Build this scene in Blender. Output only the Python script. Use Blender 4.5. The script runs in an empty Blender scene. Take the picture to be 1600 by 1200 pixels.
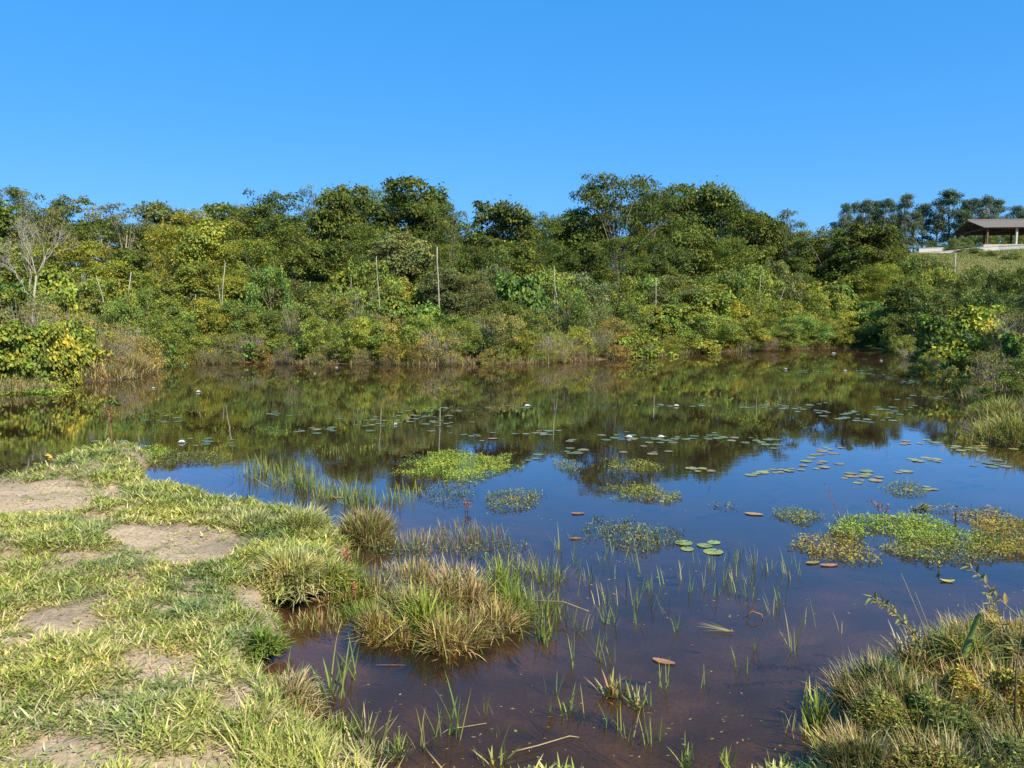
import bpy, math, random
import numpy as np
from mathutils import Vector
random.seed(7); RNG = np.random.default_rng(7)
S = bpy.context.scene; COL = S.collection
R = math.radians
# ------------------------------------------------------------------ camera
F = 1186.0; PITCH = math.atan(115/F); CZ = 2.0
cam_d = bpy.data.cameras.new("camera"); cam = bpy.data.objects.new("camera", cam_d); COL.objects.link(cam)
cam_d.sensor_width = 36; cam_d.lens = 36*F/1600; cam_d.clip_end = 4000; cam_d.clip_start = 0.05
cam.location = (0, 0, CZ); cam.rotation_euler = (R(90)-PITCH, 0, 0)
S.camera = cam
# ------------------------------------------------------------------ sky + sun
SUN_EL, SUN_AZ = R(44), R(140)      # azimuth clockwise from +Y: right, a little behind the camera
w = bpy.data.worlds.new("World"); S.world = w; w.use_nodes = True
nt = w.node_tree; nt.nodes.clear()
sky = nt.nodes.new("ShaderNodeTexSky"); sky.sky_type = 'NISHITA'; sky.sun_disc = False
sky.sun_elevation = SUN_EL; sky.sun_rotation = SUN_AZ
sky.altitude = 600; sky.air_density = 1.0; sky.dust_density = 0.15; sky.ozone_density = 4.0
hs = nt.nodes.new("ShaderNodeHueSaturation"); hs.inputs['Saturation'].default_value = 1.3
bg = nt.nodes.new("ShaderNodeBackground"); bg.inputs[1].default_value = 0.135
wo = nt.nodes.new("ShaderNodeOutputWorld")
nt.links.new(sky.outputs[0], hs.inputs['Color']); tm_ = nt.nodes.new('ShaderNodeMix'); tm_.data_type = 'RGBA'; tm_.blend_type = 'MULTIPLY'; tm_.inputs[0].default_value = 1; tm_.inputs[7].default_value = (1.12, .90, 1.0, 1)
nt.links.new(hs.outputs[0], tm_.inputs[6]); sp_ = nt.nodes.new('ShaderNodeSeparateColor'); cb_ = nt.nodes.new('ShaderNodeCombineColor'); nt.links.new(tm_.outputs[2], sp_.inputs[0])
for i_, g_, e_ in ((0, .528, .57), (1, 1.467, .4), (2, 2.455, .4)):
    p_ = nt.nodes.new('ShaderNodeMath'); p_.operation = 'POWER'; p_.inputs[1].default_value = e_; q_ = nt.nodes.new('ShaderNodeMath'); q_.operation = 'MULTIPLY'; q_.inputs[1].default_value = g_
    nt.links.new(sp_.outputs[i_], p_.inputs[0]); nt.links.new(p_.outputs[0], q_.inputs[0]); nt.links.new(q_.outputs[0], cb_.inputs[i_])
nt.links.new(cb_.outputs[0], bg.inputs[0]); nt.links.new(bg.outputs[0], wo.inputs[0])
sd = bpy.data.lights.new("sun", 'SUN'); sd.energy = 5.0; sd.angle = R(0.53); sd.color = (1, .94, .80)
sun = bpy.data.objects.new("sun", sd); COL.objects.link(sun)
sv = Vector((math.sin(SUN_AZ)*math.cos(SUN_EL), math.cos(SUN_AZ)*math.cos(SUN_EL), math.sin(SUN_EL)))
sun.rotation_euler = sv.to_track_quat('Z', 'Y').to_euler()
S.view_settings.view_transform = 'Standard'; S.view_settings.look = 'None'
S.view_settings.exposure = 0.68; S.view_settings.gamma = 1
S.cycles.max_bounces = 8; S.cycles.transparent_max_bounces = 12; S.cycles.caustics_reflective = False; S.cycles.caustics_refractive = False

# ------------------------------------------------------------------ helpers
def ray(px, py):
    xc = (px-800)/F; yc = (600-py)/F; c, s = math.cos(PITCH), math.sin(PITCH)
    return Vector((xc, c+s*yc, -s+c*yc))
def at(px, py, z=0.0):
    d = ray(px, py); t = (z-CZ)/d.z
    return Vector((d.x*t, d.y*t, z))
def atD(px, py, D):
    d = ray(px, py); t = D/d.y
    return Vector((d.x*t, D, CZ+d.z*t))
def pxm(D): return D/F
def lat(u): # hashing lattice noise
    return u
_P = np.random.default_rng(3).random((256, 256))
def vnoise(x, y, sc, off=0):
    x = np.asarray(x)/sc+off*17.3+1000; y = np.asarray(y)/sc+off*9.1+1000
    xi = np.floor(x).astype(int); yi = np.floor(y).astype(int); fx = x-xi; fy = y-yi
    fx = fx*fx*(3-2*fx); fy = fy*fy*(3-2*fy)
    g = lambda a, b: _P[a % 256, b % 256]
    return (g(xi,yi)*(1-fx)+g(xi+1,yi)*fx)*(1-fy)+(g(xi,yi+1)*(1-fx)+g(xi+1,yi+1)*fx)*fy
def sm(t): t = np.clip(t, 0, 1); return t*t*(3-2*t)
def mesh(name, v, f, cols=None, smooth=False):
    v = np.asarray(v, dtype=np.float32).reshape(-1, 3)
    me = bpy.data.meshes.new(name)
    if isinstance(f, np.ndarray):
        n, k = f.shape
        me.vertices.add(len(v)); me.vertices.foreach_set('co', v.ravel())
        me.loops.add(n*k); me.loops.foreach_set('vertex_index', f.astype(np.int32).ravel())
        me.polygons.add(n); me.polygons.foreach_set('loop_start', np.arange(0, n*k, k, dtype=np.int32))
        me.polygons.foreach_set('loop_total', np.full(n, k, dtype=np.int32))
        me.update(calc_edges=True)
    else:
        me.from_pydata(v.tolist(), [], f)
    if cols is not None:
        a = me.color_attributes.new('tint', 'FLOAT_COLOR', 'POINT')
        c = np.ones((len(v), 4), dtype=np.float32); c[:, :3] = cols
        a.data.foreach_set('color', c.ravel())
    if smooth: me.polygons.foreach_set('use_smooth', np.ones(len(me.polygons), dtype=bool))
    me.validate()
    return me
def obj(name, me, mat=None, parent=None, loc=(0, 0, 0)):
    o = bpy.data.objects.new(name, me); COL.objects.link(o); o.location = loc
    if mat and not me.materials: me.materials.append(mat)
    if parent: o.parent = parent
    return o
def tag(o, label, cat, group=None, kind=None):
    if label: o['label'] = label
    if cat: o['category'] = cat
    if group: o['group'] = group
    if kind: o['kind'] = kind
    return o
def empty(name, loc=(0, 0, 0)):
    o = bpy.data.objects.new(name, None); COL.objects.link(o); o.location = loc; o.empty_display_size = .2
    return o
def dup(root, name=None):
    c = root.copy(); COL.objects.link(c)
    for ch in root.children:
        d = ch.copy(); COL.objects.link(d); d.parent = c
        for g in ch.children:
            e = g.copy(); COL.objects.link(e); e.parent = d
    return c
class MB:      # collects polygons of any kind
    def __init__(s): s.v = []; s.f = []; s.c = []
    def add(s, v, f, c=(1, 1, 1)):
        b = len(s.v); s.v += [tuple(p) for p in v]; s.f += [tuple(i+b for i in q) for q in f]; s.c += [c]*len(v)
    def box(s, x0, y0, z0, x1, y1, z1, c=(1,1,1)):
        s.add([(x0,y0,z0),(x1,y0,z0),(x1,y1,z0),(x0,y1,z0),(x0,y0,z1),(x1,y0,z1),(x1,y1,z1),(x0,y1,z1)],
              [(0,3,2,1),(4,5,6,7),(0,1,5,4),(1,2,6,5),(2,3,7,6),(3,0,4,7)], c)
    def tube(s, pts, rad, n=6, c=(1,1,1)):
        pts = [Vector(p) for p in pts]; rings = []
        b = len(s.v)
        for i, p in enumerate(pts):
            d = (pts[min(i+1, len(pts)-1)]-pts[max(i-1, 0)])
            if d.length < 1e-9: d = Vector((0, 0, 1))
            d.normalize(); a = d.cross(Vector((.31, .95, .1))); 
            if a.length < 1e-3: a = d.cross(Vector((1, 0, 0)))
            a.normalize(); e = d.cross(a)
            r = rad[i] if hasattr(rad, '__len__') else rad
            for k in range(n):
                t = 2*math.pi*k/n; s.v.append(tuple(p+a*(r*math.cos(t))+e*(r*math.sin(t)))); s.c.append(c)
        for i in range(len(pts)-1):
            for k in range(n):
                s.f.append((b+i*n+k, b+i*n+(k+1) % n, b+(i+1)*n+(k+1) % n, b+(i+1)*n+k))
        s.f.append(tuple(b+k for k in range(n))[::-1]); s.f.append(tuple(b+(len(pts)-1)*n+k for k in range(n)))
    def mesh(s, name, smooth=False): return mesh(name, s.v, s.f, np.array(s.c), smooth)

# ------------------------------------------------------------------ materials
def new_mat(name):
    m = bpy.data.materials.new(name); m.use_nodes = True; m.node_tree.nodes.clear(); return m, m.node_tree
def N(t, typ, **kw):
    n = t.nodes.new(typ)
    for k, v in kw.items(): setattr(n, k, v)
    return n
def leaf_mat(name, use_obj=True, transl=0.3, rough=0.55, spec=0.25, nscale=1.3, sat=1.0):
    m, t = new_mat(name); L = t.links
    at_ = N(t, 'ShaderNodeAttribute', attribute_name='tint'); col = at_.outputs['Color']
    if use_obj:
        oi = N(t, 'ShaderNodeObjectInfo')
        mx = N(t, 'ShaderNodeMix', data_type='RGBA', blend_type='MULTIPLY'); mx.inputs[0].default_value = 1
        L.new(col, mx.inputs[6]); L.new(oi.outputs['Color'], mx.inputs[7]); col = mx.outputs[2]
    tc = N(t, 'ShaderNodeTexCoord'); no = N(t, 'ShaderNodeTexNoise'); no.inputs['Scale'].default_value = nscale; no.inputs['Detail'].default_value = 3
    geo = N(t, 'ShaderNodeNewGeometry'); L.new(geo.outputs['Position'], no.inputs['Vector'])
    cr = N(t, 'ShaderNodeValToRGB'); cr.color_ramp.elements[0].position = .3; cr.color_ramp.elements[1].position = .7
    cr.color_ramp.elements[0].color = (.66, .76, .8, 1); cr.color_ramp.elements[1].color = (1.38, 1.22, .95, 1)
    L.new(no.outputs['Fac'], cr.inputs['Fac'])
    m2 = N(t, 'ShaderNodeMix', data_type='RGBA', blend_type='MULTIPLY'); m2.inputs[0].default_value = 1
    L.new(col, m2.inputs[6]); L.new(cr.outputs[0], m2.inputs[7]); col = m2.outputs[2]
    p = N(t, 'ShaderNodeBsdfPrincipled'); p.inputs['Roughness'].default_value = rough; p.inputs['Specular IOR Level'].default_value = spec
    L.new(col, p.inputs['Base Color'])
    tr = N(t, 'ShaderNodeBsdfTranslucent'); tm = N(t, 'ShaderNodeMix', data_type='RGBA', blend_type='MULTIPLY'); tm.inputs[0].default_value = 1
    L.new(col, tm.inputs[6]); tm.inputs[7].default_value = (1.25, 1.2, .55, 1); L.new(tm.outputs[2], tr.inputs['Color'])
    ms = N(t, 'ShaderNodeMixShader'); ms.inputs[0].default_value = transl
    L.new(p.outputs[0], ms.inputs[1]); L.new(tr.outputs[0], ms.inputs[2])
    o = N(t, 'ShaderNodeOutputMaterial'); L.new(ms.outputs[0], o.inputs[0])
    return m
M_leaf = leaf_mat('foliage'); M_gloss = leaf_mat('glossy_foliage', rough=.6, spec=.15)
M_grass = leaf_mat('grass', use_obj=False, transl=.25, rough=.6, spec=.2, nscale=2.2)
def bark_mat(name, c1, c2, sc=6, use_obj=False):
    m, t = new_mat(name); L = t.links
    geo = N(t, 'ShaderNodeNewGeometry'); mp = N(t, 'ShaderNodeMapping'); mp.inputs['Scale'].default_value = (sc*3, sc*3, sc*.8)
    no = N(t, 'ShaderNodeTexNoise'); no.inputs['Detail'].default_value = 5
    L.new(geo.outputs['Position'], mp.inputs[0]); L.new(mp.outputs[0], no.inputs['Vector'])
    cr = N(t, 'ShaderNodeValToRGB'); cr.color_ramp.elements[0].position = .35; cr.color_ramp.elements[1].position = .65
    cr.color_ramp.elements[0].color = (*c1, 1); cr.color_ramp.elements[1].color = (*c2, 1); L.new(no.outputs['Fac'], cr.inputs['Fac'])
    p = N(t, 'ShaderNodeBsdfPrincipled'); p.inputs['Roughness'].default_value = .85; L.new(cr.outputs[0], p.inputs['Base Color'])
    b = N(t, 'ShaderNodeBump'); b.inputs['Strength'].default_value = .5; b.inputs['Distance'].default_value = .02
    L.new(no.outputs['Fac'], b.inputs['Height']); L.new(b.outputs[0], p.inputs['Normal'])
    o = N(t, 'ShaderNodeOutputMaterial'); L.new(p.outputs[0], o.inputs[0]); return m
M_bark = bark_mat('bark', (.10, .075, .05), (.24, .20, .15))
M_pale = bark_mat('pale_dead_wood', (.27, .24, .18), (.48, .43, .34))
M_twig = bark_mat('dry_twigs', (.22, .17, .12), (.42, .35, .26))
M_wall = bark_mat('whitewashed_masonry', (.34, .32, .28), (.62, .59, .54), 1.2)
M_redpost = bark_mat('red_brown_timber', (.10, .045, .03), (.2, .09, .06), 2)
M_roof = bark_mat('fibre_cement_roof', (.12, .10, .078), (.19, .16, .125), .8)
M_floor = bark_mat('sandy_floor', (.45, .36, .24), (.6, .5, .36), .5)
M_steel = bark_mat('dark_steel', (.03, .025, .025), (.06, .05, .05), 2)
def ground_mat():
    m, t = new_mat('soil_and_mud'); L = t.links
    a = N(t, 'ShaderNodeAttribute', attribute_name='tint'); geo = N(t, 'ShaderNodeNewGeometry')
    n1 = N(t, 'ShaderNodeTexNoise'); n1.inputs['Scale'].default_value = 1.6; n1.inputs['Detail'].default_value = 8; n1.inputs['Roughness'].default_value = .65
    n2 = N(t, 'ShaderNodeTexNoise'); n2.inputs['Scale'].default_value = 38; n2.inputs['Detail'].default_value = 6; n2.inputs['Roughness'].default_value = .7
    for n in (n1, n2): L.new(geo.outputs['Position'], n.inputs['Vector'])
    c1 = N(t, 'ShaderNodeValToRGB'); c1.color_ramp.elements[0].position = .3; c1.color_ramp.elements[1].position = .72
    c1.color_ramp.elements[0].color = (.62, .6, .58, 1); c1.color_ramp.elements[1].color = (1.22, 1.2, 1.2, 1); L.new(n1.outputs['Fac'], c1.inputs['Fac'])
    c2 = N(t, 'ShaderNodeValToRGB'); c2.color_ramp.elements[0].position = .34; c2.color_ramp.elements[1].position = .6
    c2.color_ramp.elements[0].color = (.6, .56, .52, 1); c2.color_ramp.elements[1].color = (1.08, 1.08, 1.08, 1); L.new(n2.outputs['Fac'], c2.inputs['Fac'])
    x = N(t, 'ShaderNodeMix', data_type='RGBA', blend_type='MULTIPLY'); x.inputs[0].default_value = 1
    y = N(t, 'ShaderNodeMix', data_type='RGBA', blend_type='MULTIPLY'); y.inputs[0].default_value = 1
    L.new(a.outputs['Color'], x.inputs[6]); L.new(c1.outputs[0], x.inputs[7]); L.new(x.outputs[2], y.inputs[6]); L.new(c2.outputs[0], y.inputs[7])
    p = N(t, 'ShaderNodeBsdfPrincipled'); p.inputs['Roughness'].default_value = .95; p.inputs['Specular IOR Level'].default_value = .15
    L.new(y.outputs[2], p.inputs['Base Color'])
    ad = N(t, 'ShaderNodeMath', operation='ADD'); L.new(n1.outputs['Fac'], ad.inputs[0]); L.new(n2.outputs['Fac'], ad.inputs[1])
    b = N(t, 'ShaderNodeBump'); b.inputs['Strength'].default_value = .55; b.inputs['Distance'].default_value = .02
    L.new(ad.outputs[0], b.inputs['Height']); L.new(b.outputs[0], p.inputs['Normal'])
    o = N(t, 'ShaderNodeOutputMaterial'); L.new(p.outputs[0], o.inputs[0]); return m
M_ground = ground_mat()
def water_mat():
    m, t = new_mat('pond_water'); L = t.links
    geo = N(t, 'ShaderNodeNewGeometry')
    mp = N(t, 'ShaderNodeMapping'); mp.inputs['Scale'].default_value = (1.0, 1.6, 1)
    L.new(geo.outputs['Position'], mp.inputs[0])
    n1 = N(t, 'ShaderNodeTexNoise'); n1.inputs['Scale'].default_value = 5.0; n1.inputs['Detail'].default_value = 3; n1.inputs['Roughness'].default_value = .55
    n2 = N(t, 'ShaderNodeTexNoise'); n2.inputs['Scale'].default_value = .35; n2.inputs['Detail'].default_value = 2
    L.new(mp.outputs[0], n1.inputs['Vector']); L.new(mp.outputs[0], n2.inputs['Vector'])
    mr = N(t, 'ShaderNodeMapRange'); mr.inputs['From Min'].default_value = .35; mr.inputs['From Max'].default_value = .68
    mr.inputs['To Min'].default_value = .15; mr.inputs['To Max'].default_value = 1.0; L.new(n2.outputs['Fac'], mr.inputs['Value'])
    mu = N(t, 'ShaderNodeMath', operation='MULTIPLY'); L.new(n1.outputs['Fac'], mu.inputs[0]); L.new(mr.outputs[0], mu.inputs[1])
    b = N(t, 'ShaderNodeBump'); b.inputs['Strength'].default_value = 1; b.inputs['Distance'].default_value = .0008
    L.new(mu.outputs[0], b.inputs['Height'])
    tr = N(t, 'ShaderNodeBsdfTransparent'); tr.inputs[0].default_value = (.85, .68, .5, 1)
    n3 = N(t, 'ShaderNodeTexNoise'); n3.inputs['Scale'].default_value = .7; n3.inputs['Detail'].default_value = 5; L.new(geo.outputs['Position'], n3.inputs['Vector'])
    cr = N(t, 'ShaderNodeValToRGB'); cr.color_ramp.elements[0].position = .3; cr.color_ramp.elements[1].position = .7
    cr.color_ramp.elements[0].color = (.042, .029, .016, 1); cr.color_ramp.elements[1].color = (.076, .051, .029, 1); L.new(n3.outputs['Fac'], cr.inputs['Fac'])
    df = N(t, 'ShaderNodeBsdfDiffuse'); L.new(cr.outputs[0], df.inputs[0])
    ms = N(t, 'ShaderNodeMixShader'); ms.inputs[0].default_value = .32; L.new(tr.outputs[0], ms.inputs[1]); L.new(df.outputs[0], ms.inputs[2])
    gl = N(t, 'ShaderNodeBsdfGlossy'); gl.inputs['Roughness'].default_value = .008; gl.inputs[0].default_value = (.93, .95, 1, 1); L.new(b.outputs[0], gl.inputs['Normal'])
    fr = N(t, 'ShaderNodeFresnel'); fr.inputs['IOR'].default_value = 1.33; L.new(b.outputs[0], fr.inputs['Normal'])
    m2 = N(t, 'ShaderNodeMixShader'); fm_ = N(t, 'ShaderNodeMath', operation='MULTIPLY_ADD', use_clamp=True); fm_.inputs[1].default_value = 1.75; fm_.inputs[2].default_value = -.045; L.new(fr.outputs[0], fm_.inputs[0]); fc_ = N(t, 'ShaderNodeMath', operation='MINIMUM'); fc_.inputs[1].default_value = .67; L.new(fm_.outputs[0], fc_.inputs[0]); L.new(fc_.outputs[0], m2.inputs[0]); L.new(ms.outputs[0], m2.inputs[1]); L.new(gl.outputs[0], m2.inputs[2])
    o = N(t, 'ShaderNodeOutputMaterial'); L.new(m2.outputs[0], o.inputs[0]); return m
M_water = water_mat()

# ------------------------------------------------------------------ terrain
FAR_PX = [(-500,625),(-120,618),(0,613),(90,607),(130,592),(232,581),(250,571),(400,566),(560,569),(700,570),(860,567),(980,560),(1100,551),(1250,546),(1380,541),(1420,560),(1450,582),(1500,602),(1535,640),(1552,690),(1650,705),(1900,760)]
farpts = [tuple(at(x, y)[:2]) for x, y in FAR_PX]
POLY_FAR = farpts+[(14,4),(14,-300),(900,-300),(900,1500),(-900,1500),(-900,-300),(-60,-300),(-60,17)]
NEAR_PX = [(0,753,.12),(40,742,.12),(80,727,.08),(150,708,.05),(215,703,.03),(238,712,.03),(214,735,.08),(260,754,.14),(320,770,.14),(368,782,.14),(405,774,.14),(428,800,.12),(470,800,.1),(515,812,.1),(540,850,.05),(545,890,0),(505,925,0),(445,935,0),(425,960,0),(432,1000,0),(405,1050,0),(440,1100,0),(478,1140,0),(520,1180,0),(590,1225,0),(660,1262,0),
           (760,1255,0),(1000,1260,0),(1180,1230,0),(1300,1215,0),(1310,1150,0),(1285,1095,0),(1325,1050,0),(1400,1012,0),(1480,992,0),(1600,985,0),(1800,985,0)]
nearpts = [tuple(at(x, y, z)[:2]) for x, y, z in NEAR_PX]
POLY_NEAR = nearpts+[(14,4.6),(14.3,-299),(-60.5,-299),(-60.5,9.5),tuple(at(-400,765,.1)[:2])]
def polydist(P, x, y):     # signed distance, + inside
    P = np.array(P); Q = np.roll(P, -1, 0); ins = np.zeros(x.shape, bool); dm = np.full(x.shape, 1e9)
    for (ax, ay), (bx, by) in zip(P, Q):
        ex, ey = bx-ax, by-ay; t = np.clip(((x-ax)*ex+(y-ay)*ey)/(ex*ex+ey*ey+1e-12), 0, 1)
        dm = np.minimum(dm, (x-ax-t*ex)**2+(y-ay-t*ey)**2)
        c = ((ay > y) != (by > y)) & (x < (bx-ax)*(y-ay)/((by-ay) if by != ay else 1e-9)+ax); ins ^= c
    d = np.sqrt(dm); return np.where(ins, d, -d)
def landd(x, y):
    rag = (vnoise(x, y, .35, 1)-.5)*.16+(vnoise(x, y, .12, 2)-.5)*.06
    return polydist(POLY_NEAR, x, y)+rag, polydist(POLY_FAR, x, y)
def height(x, y):
    x = np.asarray(x, float); y = np.asarray(y, float)
    dn, df = landd(x, y)
    bank = .17*sm(dn/.16)+.05*sm(dn/1.2)+.07*(vnoise(x, y, .55, 3)-.5)*sm(dn/.3)+.05*(vnoise(x, y, .16, 4)-.5)*sm(dn/.2)
    hill = np.maximum(0, 1)*sm((y-46)/(108-46))
    az = x/np.maximum(y, 1)
    m = sm((az-.20)/.30)
    m = sm((az-.22)/.26); hm_ = hill*m
    plateau = (9.62+1.1*np.clip((x-59)/17, 0, 1.3))*hm_+1.1*sm((y-112.5)/6)*m+3.0*sm((y-130)/50)*m
    slope = (.12*sm(df/.8)+.05*np.clip(df, 0, 30)+.3*(vnoise(x, y, 3, 5)-.5)*sm(df/3))*(1-hm_)
    rb = sm((x-6)/4)*sm((30-y)/10)*sm(df/4)*1.6
    far = slope+plateau+rb+5.5*sm((y-72)/40)*(1-m)
    dmin = np.maximum(dn, df)
    bed = -.03-.16*sm(-dmin/.7)-.5*sm((-dmin-.5)/4)+.03*(vnoise(x, y, .5, 6)-.5)
    bank = bank*(1-.72*sm((x-.1)/.8))
    return np.where(df > 0, np.maximum(far, 0.0), np.where(dn > 0, bank, bed))
def hz(x, y): return float(height(np.array([x]), np.array([y]))[0])
def axis(segs):
    out = []
    for a, b, st in segs: out.append(np.arange(a, b, st))
    return np.unique(np.concatenate(out))
gx = axis([(-900,-120,60),(-120,-30,4),(-30,-7,.5),(-7,-4,.1),(-4,1,.035),(1,4,.06),(4,10,.3),(10,40,1),(40,130,3),(130,900,50),(900,901,1)])
gy = axis([(-300,-20,40),(-20,1,2),(1,2.4,.2),(2.4,8,.035),(8,11,.09),(11,60,.7),(60,240,3),(240,1500,70),(1500,1501,1)])
GX, GY = np.meshgrid(gx, gy); Z = height(GX.ravel(), GY.ravel())
nx, ny = len(gx), len(gy)
I = np.arange(nx*ny).reshape(ny, nx)
fq = np.stack([I[:-1,:-1].ravel(), I[:-1,1:].ravel(), I[1:,1:].ravel(), I[1:,:-1].ravel()], 1)
xs, ys = GX.ravel(), GY.ravel(); dn, df = landd(xs, ys)
gc = np.tile(np.array([.44,.345,.225]), (len(xs), 1))                         # dry bank soil
gc *= (0.85+.3*vnoise(xs, ys, 1.2, 8))[:, None]
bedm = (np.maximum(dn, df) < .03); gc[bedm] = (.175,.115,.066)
gc[bedm] *= ((.35+1.0*vnoise(xs, ys, .4, 9)+.7*vnoise(xs, ys, .13, 70)**2)*(.22+1.1*np.exp(-np.maximum(0, -np.maximum(dn, df))/1.7)))[bedm][:, None]  # bed darkens off the banks, painted stand-in for light absorbed by deeper water

wet = np.clip((.10-dn)/.12, 0, 1)*(~bedm)*(df < 0); gc = gc*(1-wet[:, None]*.55)
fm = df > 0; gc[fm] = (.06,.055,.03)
hm = fm & (ys > 58) & (xs/np.maximum(ys, 1) > .36); g = vnoise(xs, ys, 7, 10)[hm][:, None]
gc[hm] = np.array([.13,.15,.04])*(1-g)+np.array([.26,.225,.085])*g
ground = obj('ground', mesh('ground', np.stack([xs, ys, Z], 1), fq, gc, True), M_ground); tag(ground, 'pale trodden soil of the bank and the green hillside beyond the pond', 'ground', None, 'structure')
# water sheet
wx0, wx1, wy0, wy1 = -59.5, 27.0, 1.2, 47
water = obj('water', mesh('water', [(wx0,wy0,0),(wx1,wy0,0),(wx1,wy1,0),(wx0,wy1,0)], np.array([[0,1,2,3]])), M_water)
tag(water, 'still brown pond water mirroring blue sky and trees', 'pond', None, 'structure')

# ------------------------------------------------------------------ plant meshes
def blades(base, az, l0, l1, ln, wd, col, segs=3, twist=None):
    n = len(base); T = np.linspace(0, 1, segs+1); pos = np.zeros((n, segs+1, 3)); pos[:, 0] = base
    ca, sa = np.cos(az), np.sin(az)
    for i in range(segs):
        th = l0+(l1-l0)*(T[i]+T[i+1])/2; st = ln/segs
        pos[:, i+1, 0] = pos[:, i, 0]+np.sin(th)*ca*st; pos[:, i+1, 1] = pos[:, i, 1]+np.sin(th)*sa*st; pos[:, i+1, 2] = pos[:, i, 2]+np.cos(th)*st
    tw = az+np.pi/2+(twist if twist is not None else 0)
    sx, sy = np.cos(tw), np.sin(tw)
    prof = np.interp(T, [0, .35, .75, 1], [.7, 1, .7, .06])
    V = np.zeros((n, segs+1, 2, 3))
    for i in range(segs+1):
        h = wd*prof[i]/2
        for s_, k in ((-1, 0), (1, 1)):
            V[:, i, k, 0] = pos[:, i, 0]+s_*sx*h; V[:, i, k, 1] = pos[:, i, 1]+s_*sy*h; V[:, i, k, 2] = pos[:, i, 2]
    b = (np.arange(n)*(segs+1)*2)[:, None]
    fs = [np.concatenate([b+2*i, b+2*i+1, b+2*i+3, b+2*i+2], 1) for i in range(segs)]
    C = np.repeat(col, (segs+1)*2, 0)
    return V.reshape(-1, 3), np.concatenate(fs), C
def leaves(p, d, nrm, L, W, col, fold=.12):
    s = np.cross(d, nrm); s /= np.linalg.norm(s, axis=1, keepdims=True)+1e-9
    nn = np.cross(s, d); L = L[:, None]; W = W[:, None]
    V = np.stack([p, p+d*L*.45+s*W*.5+nn*L*fold, p+d*L-nn*L*fold, p+d*L*.45-s*W*.5+nn*L*fold], 1)
    n = len(p); f = np.arange(n*4).reshape(n, 4)
    return V.reshape(-1, 3), f, np.repeat(col, 4, 0)
def leaves6(p, d, nrm, L, W, col, fold=.1):   # rounded leaf, two quads
    s = np.cross(d, nrm); s /= np.linalg.norm(s, axis=1, keepdims=True)+1e-9
    nn = np.cross(s, d); L = L[:, None]; W = W[:, None]
    V = np.stack([p, p+d*L*.3+s*W*.5+nn*L*fold, p+d*L*.7+s*W*.4, p+d*L-nn*L*fold, p+d*L*.7-s*W*.4, p+d*L*.3-s*W*.5+nn*L*fold], 1)
    n = len(p); b = (np.arange(n)*6)[:, None]
    f = np.concatenate([np.concatenate([b, b+1, b+2, b+3], 1), np.concatenate([b, b+3, b+4, b+5], 1)])
    return V.reshape(-1, 3), f, np.repeat(col, 6, 0)
def unit(v): return v/(np.linalg.norm(v, axis=1, keepdims=True)+1e-9)
def merge(parts):
    vs, fs, cs = [], [], []; b = 0
    for v, f, c in parts: vs.append(v); fs.append(f+b); cs.append(c); b += len(v)
    return np.concatenate(vs), np.concatenate(fs), np.concatenate(cs)
def tints(r, n, var=.36, dry=.06):
    k = 1+(r.random(n)-.5)*2*var; hu = r.random(n)
    c = np.stack([k*(.84+.34*hu), k*(.95+.12*hu), k*(1.15-.5*hu)], 1)
    dm = r.random(n) < dry; c[dm] *= np.array([1.55, 1.2, .8]); return c
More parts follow.
